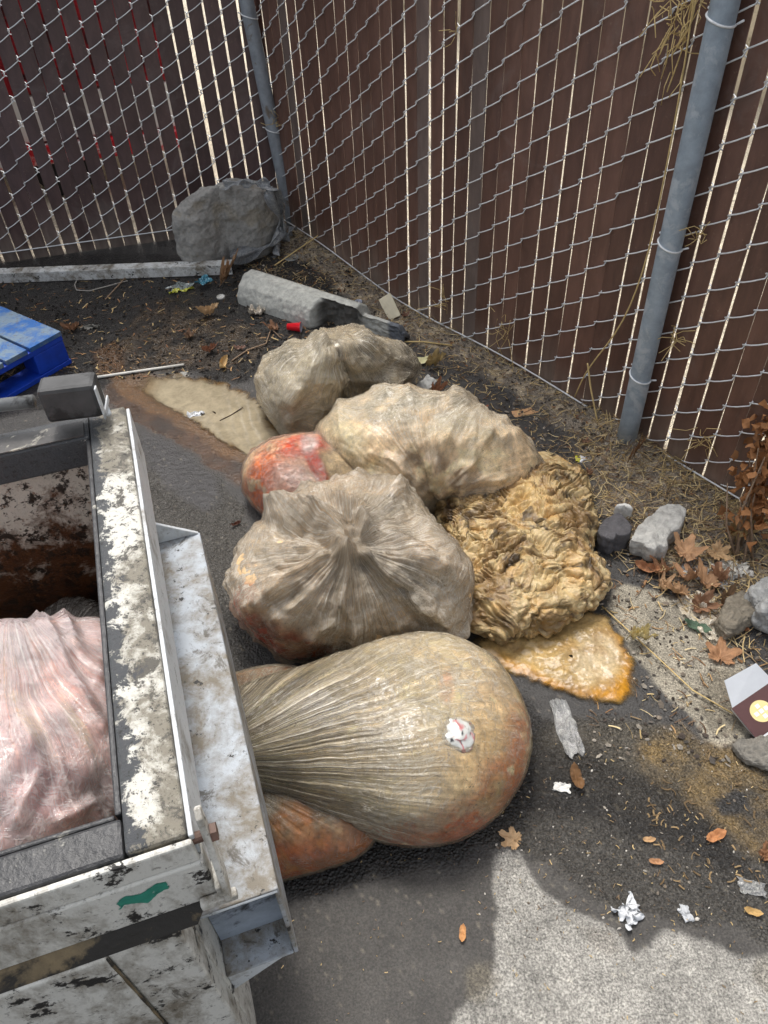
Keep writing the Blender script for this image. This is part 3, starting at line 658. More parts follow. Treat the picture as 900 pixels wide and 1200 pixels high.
# ------------------------------------------------------------------ fat heap
def heap():
    poly=[(508,590),(530,560),(560,540),(595,530),(640,528),(672,540),(690,570),(700,600),(695,640),(716,668),(712,700),(690,722),(650,735),(610,745),(570,752),(545,745),(540,700),(530,650)]
    H_=.15
    V,C,rho,zz=blob(poly,H_,0,zeq=.3,nth=760,nph=330,e=.9)
    N=normals(V)
    if N[3,0,2]<0:N=-N
    x,y,z=V[...,0],V[...,1],V[...,2];q=proj(V)
    w1=fbm(x*6,y*6,z*6,3,71);w2=fbm(x*6,y*6,z*6,3,72)
    X=x+.035*w1;Y=y+.035*w2;w3=fbm(X*17,Y*17,z*17,3,73);X=X+.012*w3;Y=Y+.012*fbm(X*17,Y*17,z*17,3,74)
    sz=1+.5*fbm(x*4,y*4,0,2,70)
    X=X+.02*fbm(x*11+5*w1,y*11,z*11,3,83);Y=Y+.02*fbm(x*11,y*11+5*w2,z*11,3,84)
    d1,d2=worley(X*13*sz+3,Y*27*sz+2,z*14,3);pil=np.clip((d2-d1)*1.3,0,1)**.7
    e1_,e2_=worley(X*27+w3,Y*50,z*27,5);pil2=np.clip((e2_-e1_)*1.3,0,1)**.7
    fold=np.abs(np.sin(9*fbm(X*5,Y*9,z*6,2,75)))**.7
    top=sm(0,.2,zz)[:,None];mA=sm(-.3,.3,fbm(x*8,y*8,z*8,2,85))
    disp=top*(.028*fbm(x*8,y*8,z*8,3,76)+.016*mA*(pil-.45)+.008*(1-mA)*(pil2-.45)+.016*(fold-.6)+.0015*fbm(x*60,y*60,z*60,2,78))
    V1=V+N*disp[...,None];V1[...,2]=np.maximum(V1[...,2],-.002)
    n=fbm(x*10,y*10,z*10,4,77)
    c=np.ones(V.shape)*lin(192,168,122)*(1+.25*n)[...,None]
    def mx(m,cc): 
        nonlocal c;m=np.clip(m,0,1)[...,None];c=c*(1-m)+np.array(cc)*m
    mx(sm(.0,.5,w2)*.7,lin(210,190,148)); mx(sm(.0,.4,w3)*.6,lin(188,146,86))
    mx(E_(q,585,570,60,26,15)*.5,lin(186,150,88))
    mx(sm(.10,.30,fbm(X*9,Y*13,z*9,4,79))*.8,lin(104,80,46))
    gr=sm(.62,.85,ridge(X*10,Y*15,z*10,4,81))
    mx(gr*.85,lin(52,38,20));mx(E_(q,540,590,26,30,0)*sm(-.1,.2,w3)*.8,lin(60,44,26));mx(E_(q,570,700,30,40,0)*sm(-.05,.25,w2)*.7,lin(110,78,40));mx(sm(-.05,-.4,w3)*.5,lin(140,104,60))
    mx(E_(q,665,605,26,40,0)*sm(-.2,.3,n)*.7,lin(130,100,60))
    r=thing('fat_heap','lumpy yellow-brown heap of congealed fat folds between the cream bag and the orange puddle','waste heap',(C[0],C[1],0))
    t=NT('fat');cc=t.attr('Col');v=t.obj();n1=t.noise(v,90,5,.65,.6);n2=t.noise(v,40,4,.6,1.2)
    c2=t.mix(1.,cc,t.ramp(n1,(.25,.78),(.75,1.2)),'MULTIPLY')
    c2=t.mix(t.ramp(t.noise(v,200,2,.6),(.68,0.),(.72,.6)),c2,(.05,.03,.015))
    p=t.pbsdf(Base__Color=c2,Roughness=.38,Normal=t.bump(t.ma('ADD',n1,n2),.5,.005));p.inputs['Subsurface Weight'].default_value=.15;p.inputs['Subsurface Radius'].default_value=(.01,.006,.003)
    Fq=gridF(330,760,True);Vf=flat(V1);a,b,c3=Vf[Fq[760*8][:3]]
    if np.cross(b-a,c3-b)[2]<0:Fq=Fq[:,::-1]
    mk('fat_folds',Vf,Fq,t.done(p),r,{'Col':flat(c)})
    return r
heap()
# ------------------------------------------------------------------ puddles
def puddle(name,label,cat,poly,th,colf,mat,hf=None,n=120,m=300,kind=None,rag=.05):
    w=Wp(poly,3);c=w.mean(0);a=np.arctan2(w[:,1]-c[1],w[:,0]-c[0]);r=np.hypot(*(w-c).T);o=np.argsort(a);al=np.linspace(-np.pi,np.pi,m,endpoint=False)
    rr=np.interp(al,np.concatenate([a[o]-2*np.pi,a[o],a[o]+2*np.pi]),np.tile(r[o],3));rr=rr*(1+rag*fbm(np.cos(al)*6+c[0]*9,np.sin(al)*6,0,4,90))
    t=np.linspace(.01,1,n)**.8;X=c[0]+t[:,None]*rr*np.cos(al);Y=c[1]+t[:,None]*rr*np.sin(al)
    tt=t[:,None]+0*X;Z=gh(X.ravel(),Y.ravel()).reshape(X.shape)*.6+.0035+th*np.clip(1-tt**3,0,1)**.7
    if hf is not None: Z=Z+hf(X,Y,tt)
    V=np.stack([X,Y,Z],-1);col=colf(X,Y,tt,proj(V))
    Fq=gridF(n,m,True);Vf=flat(V);a_,b_,c_=Vf[Fq[m*3][:3]]
    if np.cross(b_-a_,c_-b_)[2]<0:Fq=Fq[:,::-1]
    nz=fbm(X*22,Y*22,0,4,99);fa=sm(1.,.80,tt+.16*nz-.02);o=mk(name,Vf,Fq,mat,None,{'Col':flat(col),'fade':fa.ravel()},loc=(c[0],c[1],0));tag(o,label,cat,None,kind);return o
def c_or(X,Y,t,q):
    n=fbm(X*12,Y*12,0,4,91);c=np.ones(X.shape+(3,))*lin(176,148,98)*(1+.3*n)[...,None]
    e=sm(.62,.88,t+.12*n)*sm(740,790,q[...,1]+.25*(q[...,0]-600))
    c=c*(1-e[...,None])+lin(176,122,26)*e[...,None]
    m=E_(q,700,770,26,30,30)[...,None]*.9;c=c*(1-m)+lin(190,170,135)*m
    m=E_(q,660,730,60,14,0)[...,None]*.6;c=c*(1-m)+lin(170,145,100)*m
    k_=sm(.0,.3,fbm(X*18,Y*18,0,3,93))[...,None]*.5;c=c*(1-k_)+lin(150,118,76)*k_;e=sm(.86,1.,t)[...,None]*.75;c=c*(1-e)+lin(92,80,30)*e;return c
def liquid_mat(name,rough,bst,bs,spec,cn=1.):
    t=NT(name);c=t.attr('Col');v=t.obj();n=t.noise(v,120,5,.7);n0=t.noise(v,24,5,.65,.5)
    c2=t.mix(1.,c,t.ramp(n,(.28,1-.38*cn),(.72,1+.3*cn)),'MULTIPLY');c2=t.mix(1.,c2,t.ramp(n0,(.3,.72),(.7,1.2)),'MULTIPLY')
    p=t.pbsdf(Base__Color=c2,Roughness=rough,Normal=t.bump(t.noise(v,bs,5,.65),bst,.002));p.inputs['Specular IOR Level'].default_value=spec
    tr=t.n('ShaderNodeBsdfTransparent',Color=(1,1,1,1))
    return t.done(t.n('ShaderNodeMixShader',_0=t.attr('fade',False),_1=tr.outputs[0],_2=p.outputs[0]))
M_pud=liquid_mat('greasy_liquid',.3,.4,200,.5)
puddle('puddle','thick orange and tan greasy puddle oozing out below the lumpy fat heap','puddle',[(545,752),(600,740),(650,728),(700,712),(722,735),(740,765),(750,790),(746,815),(725,828),(690,826),(650,812),(610,798),(570,775)],.014,c_or,M_pud,hf=lambda X,Y,t:(1-t**2)*(.022*fbm(X*10,Y*10,0,3,95)+.004*fbm(X*30,Y*30,0,3,97))+.0015*fbm(X*60,Y*60,0,2,96)*(t<.97),rag=.09)
def c_tan(X,Y,t,q):
    n=fbm(X*7,Y*7,0,5,98);c=np.ones(X.shape+(3,))*lin(152,140,116)*(1+.15*n)[...,None]
    e=sm(.72,.97,t+.18*n)[...,None];c=c*(1-e)+lin(96,72,40)*e
    m=E_(q,220,470,60,22,25)[...,None]*.4;return c*(1-m)+lin(166,154,130)*m
M_pud2=liquid_mat('murky_water',.06,.05,14,.8,.25)
puddle('puddle','murky tan puddle with rusty edge left of the farthest bag','puddle',[(150,445),(185,438),(230,440),(280,452),(320,480),(345,520),(330,560),(300,545),(262,522),(222,492),(170,468)],.003,c_tan,M_pud2,rag=.16)
# ------------------------------------------------------------------ dumpster
ZR=.85
DA=P(225,975,ZR);e1=P(152,487,ZR)-DA;e1/=np.linalg.norm(e1);e2=np.array([e1[1],-e1[0],0.]);e3=np.array([0,0,1.])
def D(a,b,z): return np.array([DA[0],DA[1],0])+e1*a+e2*b+e3*z
def dbox(mb,a0,a1,b0,b1,z0,z1): return mb.box(D(a0,b0,z0),e1*(a1-a0),e2*(b1-b0),e3*(z1-z0))
LN=.77;WB=-1.15
st_=lambda a,b:(a,b,1)
def rim_mat():
    t=NT('worn_rim');v=t.obj();d=t.n('ShaderNodeVectorMath',{'operation':'DOT_PRODUCT'},_0=v,_1=tuple(e2)).outputs['Value']
    b_=t.ma('ADD',d,WB/2)
    n1=t.noise(v,38,9,.76,.4);n2=t.noise(v,100,7,.76);n3=t.noise(v,11,6,.65,.5);n4=t.noise(v,240,4,.7)
    c=t.mix(t.ramp(t.ma('ADD',t.ma('MULTIPLY',n3,.6),t.ma('MULTIPLY',n1,.4)),(.42,0.),(.50,1.)),lin(206,203,192),lin(128,122,108))
    c=t.mix(t.ramp(n1,(.53,0.),(.57,1.)),c,lin(88,84,76))
    f=t.ma('ADD',t.ma('MULTIPLY',t.ma('ADD',b_,.046),-34.),t.ma('MULTIPLY',t.ma('SUBTRACT',n1,.5),5.))
    c=t.mix(t.ramp(f,(.1,0.),(.3,1.)),c,lin(66,68,70))
    c=t.mix(t.ramp(n2,(.57,0.),(.60,.9)),c,lin(40,38,36)); c=t.mix(t.ramp(n2,(.30,.8),(.36,0.)),c,lin(214,208,190))
    c=t.mix(t.ramp(n4,(.60,0.),(.66,.6)),c,(.03,.027,.022))
    h=t.ma('ADD',n2,t.ma('MULTIPLY',n1,.8))
    return t.done(t.pbsdf(Base__Color=c,Roughness=.45,Normal=t.bump(h,.7,.004)))
M_rim=rim_mat()
M_wall=paint_mat('white_painted_steel',lin(200,204,206),.30,.15,.12)
M_front=paint_mat('streaked_white_steel',lin(206,204,196),.55,.12,.3,stretch=(1.6,1.6,.8))
M_pocket=paint_mat('pale_blue_grey_steel',lin(170,177,184),.72,.05,.2,sc_=1.2)
M_black=plain_mat('black_grease',lin(50,50,51),.38,30,.6,.9,c2=lin(190,186,172),thr=.62,bd=.005)
M_grime=plain_mat('brown_grime',lin(104,90,66),.6,24,.6,.8,c2=lin(30,26,20),thr=.47,bd=.005)
M_dark=plain_mat('dirty_inner_steel',lin(150,160,172),.55,16,.35,.4,c2=lin(48,48,50),thr=.5)
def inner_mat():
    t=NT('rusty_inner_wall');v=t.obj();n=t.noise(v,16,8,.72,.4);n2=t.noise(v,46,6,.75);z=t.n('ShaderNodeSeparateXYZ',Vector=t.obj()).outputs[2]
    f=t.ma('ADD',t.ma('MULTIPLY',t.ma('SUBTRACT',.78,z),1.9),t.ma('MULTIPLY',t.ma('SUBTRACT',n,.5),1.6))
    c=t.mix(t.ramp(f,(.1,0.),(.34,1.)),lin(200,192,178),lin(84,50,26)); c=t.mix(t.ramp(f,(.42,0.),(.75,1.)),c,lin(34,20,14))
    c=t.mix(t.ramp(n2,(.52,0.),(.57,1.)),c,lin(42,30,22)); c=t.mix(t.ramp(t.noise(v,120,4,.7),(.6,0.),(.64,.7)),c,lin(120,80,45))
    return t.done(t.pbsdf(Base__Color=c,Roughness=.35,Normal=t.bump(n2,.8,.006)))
M_inner=inner_mat()
dm=thing('dumpster','dirty white steel dumpster with greasy rim, open top full of bagged meat','dumpster',(D(LN/2,WB/2,0)))
# walls
mb=MB();dbox(mb,.012,LN-.01,-.058,-.0505,.06,.80);dbox(mb,.012,.03,WB,-.059,.06,.66);dbox(mb,LN-.03,LN-.01,WB,-.059,.06,.80);dbox(mb,.031,LN-.031,WB,WB+.02,.06,.80);dbox(mb,.031,LN-.031,WB+.021,-.059,.06,.08)
mb.build('body',M_front,dm,bevel=.003)
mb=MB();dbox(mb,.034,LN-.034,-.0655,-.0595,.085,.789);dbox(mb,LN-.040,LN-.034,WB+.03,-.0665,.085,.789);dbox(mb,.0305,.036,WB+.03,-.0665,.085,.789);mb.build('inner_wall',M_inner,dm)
# rim beams
mb=MB();dbox(mb,.0,LN,-.066,-.006,.79,ZR);dbox(mb,LN-.062,LN,WB,-.067,.79,ZR-.002);dbox(mb,.06,LN-.063,WB,WB+.06,.79,ZR)
mb.build('rim',M_rim,dm,bevel=.004)
mb=MB();dbox(mb,-.002,.040,WB,-.067,.805,ZR-.001);mb.build('front_rim',M_black,dm,bevel=.004)
mb=MB();dbox(mb,.045,LN-.07,-.0735,-.0665,.78,ZR-.003);dbox(mb,.041,.047,-.3,-.074,.78,ZR-.004)
mb.build('rim_liner',M_black,dm,bevel=.002)
mb=MB();dbox(mb,LN-.06,LN-.02,WB,-.075,ZR-.0015,ZR+.001)
mb.build('grease_strip',plain_mat('rim_grease_far',lin(74,72,70),.5,30,.5,.5,c2=lin(190,184,168),thr=.56),dm)
mb=MB();dbox(mb,.0,LN,-.0055,.0,.74,ZR-.006);mb.build('side_lip',M_wall,dm,bevel=.0015)
# front face plate, groove, lower panel
mb=MB();dbox(mb,-.012,.0115,WB,.001,.715,.8045);dbox(mb,-.010,-.0025,WB,-.002,.805,ZR-.004);mb.build('front_plate',M_front,dm,bevel=.003)
mb=MB();mb.hexa([D(.0115,WB,.694),D(-.026,WB,.694),D(-.026,-.030,.694),D(.0115,-.030,.694)],[D(.0115,WB,.7145),D(-.010,WB,.7145),D(-.010,-.012,.7145),D(.0115,-.012,.7145)]);mb.build('recess_band',M_grime,dm)
mb=MB();dbox(mb,-.029,.0115,WB,-.13,.08,.6935);dbox(mb,-.025,.0115,-.129,-.0505,.08,.6925)
mb.build('front_panel',M_front,dm,bevel=.003)
mb=MB();mb.tube([D(-.027,-.1295,z) for z in np.linspace(.08,.69,30)],[.0016+.0006*math.sin(i*2.1) for i in range(30)],8);mb.build('weld_seam',M_grime,dm,smooth=True)
# green paint smear
def smear(name,a0,a1,b0,b1,z,axis,mat,n=40,m=16,s=3):
    u,v=np.meshgrid(np.linspace(0,1,n),np.linspace(0,1,m),indexing='ij')
    ev=.35*fbm(u*5,v*1.,0,3,s)
    vv=.5+(v-.5)*(1-.4*np.abs(u-.5)*2)+ev*.5*(v-.5)*2+.15*np.sin(u*9)
    V=[]
    for i in range(n):
        for j in range(m):
            V.append(D(a0,b0+(b1-b0)*(u[i,j]+.06*pn(v[i,j]*9,i*.01,0,s)),z+(a1)*(vv[i,j]-.5)+.008*(u[i,j]-.5)))
    return mk(name,V,gridF(n,m),mat,dm)
M_green=plain_mat('green_paint',lin(42,128,108),.5,60,.3,.2,c2=lin(190,195,185),thr=.62)
smear('paint_mark',-.0126,.026,-.094,-.042,.776,0,M_green)
# pocket
PZ=.60;PW=.058;pa0=.02;pa1=.69;pb=.36
mb=MB()
mb.hexa([D(pa0,-.0500,PZ-.006),D(pa1,-.0500,PZ-.006),D(pa1,PW,PZ-.006),D(pa0,PW,PZ-.006)],[D(pa0,-.0500,PZ),D(pa1,-.0500,PZ),D(pa1,PW,PZ),D(pa0,PW,PZ)])
mb.hexa([D(pa0,PW-.008,pb),D(pa1,PW-.008,pb),D(pa1,PW-.002,pb),D(pa0,PW-.002,pb)],[D(pa0,PW-.006,PZ-.0065),D(pa1,PW-.006,PZ-.0065),D(pa1,PW,PZ-.0065),D(pa0,PW,PZ-.0065)])
mb.hexa([D(pa0,-.0500,pb),D(pa1,-.0500,pb),D(pa1,PW-.009,pb),D(pa0,PW-.009,pb)],[D(pa0,-.0500,pb+.006),D(pa1,-.0500,pb+.006),D(pa1,PW-.009,pb+.006),D(pa0,PW-.009,pb+.006)])
pk=mb.build('fork_sleeve',M_pocket,dm,bevel=.0015)
mb=MB();mb.prism([D(pa1-.004,-.0500,PZ+.001),D(pa1-.004,PW-.002,PZ+.001),D(pa1-.004,-.0500,PZ+.075)],e1*.006);mb.build('gusset',M_wall,dm,bevel=.001)
mb=MB();mb.prism([D(pa0+.004,-.0500,pb-.001),D(pa0+.004,PW-.012,pb-.001),D(pa0+.004,-.0500,pb-.07)],e1*.006);mb.build('gusset',M_wall,dm,bevel=.001)
mb=MB();dbox(mb,pa0+.05,pa0+.054,-.0495,PW-.010,pb+.0065,PZ-.007);mb.build('sleeve_baffle',M_dark,dm)
mb=MB();mb.tube([D(pa0+.001,-.0485,PZ-.006),D(pa0+.001,PW-.002,PZ-.006)],.003,6);mb.build('sleeve_lip',M_wall,dm,smooth=True)
# strap and bolt at near corner
mb=MB();pr=[(-.030,.735),(-.012,.728),(.004,.745),(.010,.80),(.016,.868),(.008,.878),(-.002,.872),(-.010,.82),(-.022,.77)]
mb.prism([D(a,.008,z) for a,z in pr],e2*.007);sp=mb.build('corner_strap',M_front,dm,bevel=.0015)
mb=MB();mb.tube([D(.003,-.004,.83),D(.003,.022,.83)],.006,12);mb.tube([D(.003,.0155,.83),D(.003,.022,.83)],.010,6);mb.build('bolt',plain_mat('rusty_bolt',lin(96,72,60),.6,60,.4),sp)
mb=MB();dbox(mb,-.02,.014,.0005,.0075,.715,.75);dbox(mb,-.024,-.013,-.02,.02,.716,.728);mb.build('hinge_lug',M_front,dm,bevel=.002)
# rod and rubber block beyond the far rim
RA=D(LN+.04,-.09,.865)
mb=MB()
pA,pB=P(40,470,.90),P(-60,482,.90)
dirn=(pB-pA)/np.linalg.norm(pB-pA)
mb.tube([pA-dirn*-.0,pA+dirn*.9],.011,16);mb.build('hinge_rod',plain_mat('grey_rod',lin(120,122,122),.5,30,.3,.3,.3,lin(60,58,56),.55),dm,smooth=True)
c0=P(76,448,.935);bx=-dirn;by=np.cross(e3,bx)
mb=MB();o=c0-bx*.043-by*.018+e3*(-.062)
mb.box(o,bx*.088,by*.045,e3*.062);bk=mb.build('rubber_bumper',plain_mat('black_rubber',lin(66,66,66),.6,25,.35,.5,c2=lin(30,30,30),thr=.5),dm,bevel=.007)
mb=MB();
mb.box(o+bx*.0885+by*-.006,bx*.003,by*.012,e3*.058);mb.box(o+bx*.0885+by*-.006,bx*.003,by*.055,e3*.010)
mb.build('bumper_bracket',M_wall,dm,bevel=.001)
mb=MB();a0=P(112,446,.88);a1=P(128,486,.865);mb.tube([a0,a1],.0042,8);mb.build('bracket_strut',M_wall,dm,smooth=True)
mb=MB();dbox(mb,LN+.0005,LN+.06,WB,-.11,.78,.792);mb.build('rear_ledge',M_wall,dm,bevel=.002)
# contents of the dumpster
pinkfilm=film_mat('film_pink_clear',lin(244,238,240),.0,.30,16,2.,.07,lin(214,184,180),amt=.6)
SKm=skin_mat('raw_meat',.25,.05,.25,6,4.)
def clampD(V,r=None,zz=None):
    V=V.copy();V[...,2]=np.minimum(V[...,2],.835);d=V-np.array([DA[0],DA[1],0]);a=d@e1;b=d@e2
    a2=np.where(a<.075,.075-.03*(1-np.exp(-(.075-a)/.03)),a);a2=np.clip(a2,.05,LN-.06);b2=np.clip(b,WB+.05,-.075)
    return V+(a2-a)[...,None]*e1+(b2-b)[...,None]*e2
def prebag(nth,nph,H_,zb):
    th=np.linspace(0,2*np.pi,nth,endpoint=False);t=np.linspace(0,1,nph)
    A=t<.66;ta=np.where(A,t/.66,1);tb=np.where(A,0,(t-.66)/.34);e=.5;zeq=.72
    rho=np.where(A,np.sin(ta*np.pi/2)**.8,0);zz=np.where(A,zeq+(1-zeq)*np.cos(ta*np.pi/2)**e,0)
    rho=np.where(A,rho,.9+.1*(1-tb));zz=np.where(A,zz,zeq*(1-tb));rho[0]=.003
    c,s_=np.cos(th),np.sin(th);n=3.2
    k=(np.abs(c/.275)**n+np.abs(s_/.42)**n)**(-1/n)
    k=k*(1-.26*np.exp(-((th-.62)/.42)**2))            # slumps away from the far right corner
    a=.318+rho[:,None]*k*c;b=-.485+rho[:,None]*k*s_
    Z=zb+H_*zz[:,None]-.06*sm(.3,.62,a)+0*a
    V=np.array([DA[0],DA[1],0])+a[...,None]*e1+b[...,None]*e2+Z[...,None]*e3
    return V,np.array([*(D(.318,-.485,0)[:2])]),rho,zz
bag('meat_bag','clear plastic bag of pale pink meat scraps inside the dumpster',[],.70,lin(226,184,170),
    [(20,800,44,40,0,lin(236,206,182),.8,1.7),(90,900,30,44,0,lin(204,146,132),.6,1.7),(40,860,9,50,-30,lin(240,216,172),.8,.5),(92,850,8,40,-30,lin(240,220,178),.7,.5),(112,945,18,24,0,lin(198,134,114),.7,1.5),(30,940,40,24,0,lin(216,146,134),.8,1.5),(60,740,40,30,0,lin(218,196,188),.8,.8),(60,900,30,22,0,lin(196,128,116),.6,1.7),(20,770,40,16,20,lin(224,206,196),.7,.6)],
    [(20,690,12,2.,.006,.34,.4)],pinkfilm,SKm,'meat bags inside the dumpster',zb=.09,gz0=.09,gain=1.08,lump=.050,crk=.007,fine=.001,nth=620,nph=260,pre=prebag(620,260,.70,.085),clampfn=clampD,
    folds=[([(20,690),(50,740),(90,800),(120,850)],7,.012),([(60,700),(85,760),(115,790)],7,.010),([(30,860),(45,910),(20,960)],9,.014),([(70,960),(110,940),(125,965)],7,.010)])
bag('meat_bag','smoky glistening bag tucked behind the pink bag in the dark dumpster corner',
    [(60,705),(85,700),(112,700),(135,715),(150,760),(150,840),(140,870),(80,880),(40,800),(40,730)],.44,lin(120,104,88),
    [(100,780,14,40,0,lin(206,170,130),.8,1.6),(110,730,26,26,0,lin(96,84,72),.8,.6)],
    [(60,760,6,5.,.01,.2,0)],film_mat('film_smoky',lin(150,146,138),.2,.7,7,5.,.12,lin(60,52,44)),SK,'meat bags inside the dumpster',zb=.09,gz0=.09,lump=.02,crk=.012,nth=240,nph=120,zeq=.85,c=(95,790))
# ------------------------------------------------------------------ boulder, stones
M_rock=col_mat('rock',.85,50,.3,90,.8,.004,spec=.3)
def rock(name,label,poly,H_,base,seed,facet=.03,amp=.02,n=(200,100),zeq=.4,cut=(),cat='stone',c=None,top=None,stain=None,group=None,e=.6,shape=None):
    V,C,rho,zz=blob(poly,H_,0,zeq=zeq,nth=n[0],nph=n[1],e=e,c=c,botr=.85,shape=shape)
    N=normals(V)
    if N[3,0,2]<0:N=-N
    x,y,z=V[...,0],V[...,1],V[...,2];s=1/max(.05,H_)
    d1,d2=worley(x*s*.9+seed,y*s*.9,z*s*.9,seed)
    w=sm(0,.3,zz)[:,None]
    disp=w*(facet*(d1-.5)+amp*fbm(x*s*2.5,y*s*2.5,z*s*2.5,5,seed)+amp*.35*ridge(x*s*5,y*s*5,z*s*5,3,seed+2))
    g=gz(C[0],C[1]);V=V+N*disp[...,None];V[...,2]=np.maximum(V[...,2],-.01)+g
    f=fbm(x*s*3,y*s*3,z*s*3,5,seed+4);col=np.ones(V.shape)*base*(1+.25*f)[...,None]
    if stain is not None:
        m=(sm(.1,.4,f)*.6)[...,None];col=col*(1-m)+stain*m
    Fq=gridF(n[1],n[0],True);Vf=flat(V);a,b,c3=Vf[Fq[n[0]*8][:3]]
    if np.cross(b-a,c3-b)[2]<0:Fq=Fq[:,::-1]
    o=mk(name,Vf,Fq,M_rock,None,{'Col':flat(col)},loc=(C[0],C[1],g));return tag(o,label,cat,group)
rock('boulder','big rounded grey boulder leaning at the fence corner',[(201,280),(203,258),(212,238),(232,226),(262,219),(298,214),(316,222),(326,242),(324,268),(308,290),(282,300),(245,301),(210,299)],.34,lin(146,144,139),5,.03,.022,(420,200),.45,cat='boulder',stain=lin(138,128,110),e=.8)
rock('stone','angular pale concrete chunk with a dark broken side, leaning below the thick post',[(733,642),(746,622),(768,600),(800,590),(804,600),(800,620),(768,664),(750,657)],.065,lin(176,174,168),8,.006,.006,(200,100),.75,e=.28,cat='chunk')
rock('stone','two-tone black and grey broken stone at the right edge of the fat heap',[(697,640),(703,612),(722,602),(738,612),(741,626),(728,645),(708,652)],.07,lin(88,86,88),9,.010,.004,(140,70),.7,e=.32)
rock('stone','small smooth white stone behind the black and grey stone',[(718,600),(726,592),(738,596),(741,604),(734,610),(722,608)],.05,lin(214,212,206),10,.003,.003,(90,50),.5)
rock('stone','pale grey angular stone cut by the right picture edge above the food carton',[(870,700),(885,684),(905,676),(950,690),(950,745),(905,748),(878,735)],.09,lin(158,158,155),12,.02,.014,(160,80),.5,e=.5)
rock('stone','grey weathered stone under the food carton at the right edge',[(860,872),(880,862),(930,868),(950,890),(930,910),(880,898),(862,888)],.028,lin(120,116,108),13,.01,.01,(140,70),.5,e=.5)
rock('stone','tall tan-grey stone between the maple leaves and the pale grey stone',[(838,742),(845,715),(862,690),(880,700),(886,720),(870,740),(850,752)],.05,lin(128,120,106),14,.014,.010,(120,60),.5,e=.5)
# ------------------------------------------------------------------ broken concrete bar
def cbar():
    A=G(292,345);B=G(470,405);A[2]=B[2]=0
    d=(B-A);L=np.linalg.norm(d);d/=L;s=np.array([-d[1],d[0],0.])
    if s.dot(-A)<0:s=-s      # towards camera
    sec=[(-.075,0),(-.072,.05),(-.05,.10),(-.015,.125),(.02,.12),(.055,.085),(.072,.04),(.075,0)]
    sec=np.array(sec)*[1.15,.95];nn=64
    tt=np.linspace(0,1,len(sec));ti=np.linspace(0,1,nn);S=np.stack([np.interp(ti,tt,sec[:,0]),np.interp(ti,tt,sec[:,1])],1)
    m=260;t=np.linspace(0,1,m)
    T,I=np.meshgrid(t,np.arange(nn),indexing='ij')
    sx=S[I,0];sz=S[I,1];al=T*L
    # rounded left end
    end=np.clip(T/.03,0,1)**.5
    sc1=.80+.20*end
    br=sm(.50,.56,T+.03*fbm(T*9,I*.08,0,3,3))*sm(.0,.045,sx+.014*fbm(T*14,I*.1,0,3,5))   # broken near side
    thin=sm(.745,.765,T+.006*fbm(T*3,I*.3,0,2,9))
    sx2=np.where(br>0,sx*(1-br)+(.004+.018*fbm(T*25,I*.16,1,4,6))*br,sx)*sc1
    sz2=sz*sc1*(1-.35*thin)-br*.004*fbm(T*30,I*.2,2,3,8)
    sx2=sx2*(1-.5*thin)-.018*thin
    N_=.0025*fbm(T*40,I*.25,0,4,11)
    end2=sm(.97,1.,T)
    sz2=sz2*(1-end2*.4)
    V=A+d*al[...,None]+s*(sx2+N_)[...,None]+e3*(sz2+N_-.004)[...,None]
    V=V+d*(.012*fbm(T*0+1.,I*.1,5,3,2)*((T<.01)|(T>.99)))[...,None]
    n=fbm(T*14,I*.12,0,4,13)
    col=np.ones(V.shape)*lin(172,172,165)*(1+.15*n)[...,None]
    b=(np.clip(br*1.3,0,1)*sm(.1,.6,br))[...,None]*(1-thin[...,None]);col=col*(1-b)+lin(84,82,78)*b
    e=sm(.90,.93,T)[...,None];col=col*(1-e)+lin(104,108,114)*e
    Vf=flat(V);Fq=gridF(m,nn)
    c0=Vf[:nn].mean(0);c1=Vf[-nn:].mean(0);nV=len(Vf);Vf=np.vstack([Vf,c0,c1])
    fs=Fq.tolist()+[[nV,i+1,i] for i in range(nn-1)]+[[nV,0,nn-1]]+[[nV+1,(m-1)*nn+i,(m-1)*nn+i+1] for i in range(nn-1)]
    colf=np.vstack([flat(col),lin(150,150,144),lin(100,100,100)])
    o=mk('concrete_bar',Vf,fs,M_rock,None,{'Col':colf},loc=A);tag(o,'broken grey concrete parking bar lying between boulder and farthest bag','concrete bar')
cbar()
# white angle bar
def wbar():
    A=P(-160,334,0.02);B=P(272,318,0.02);A[2]=B[2]=.004;d=(B-A);L=np.linalg.norm(d);d/=L;s=np.array([-d[1],d[0],0]);
    if s.dot(-A)>0:s=-s
    mb=MB();mb.box(A,d*L,s*.006,e3*.046);mb.box(A+s*.0065+e3*.040,d*L,s*.05,e3*.006)
    o=mb.build('metal_bar',paint_mat('worn_bar_paint',lin(206,208,206),.6,.15,.25,sc_=1.3),None,bevel=.0015,loc=A)
    tag(o,'long worn white metal angle bar lying along the foot of the left fence','metal bar')
wbar()
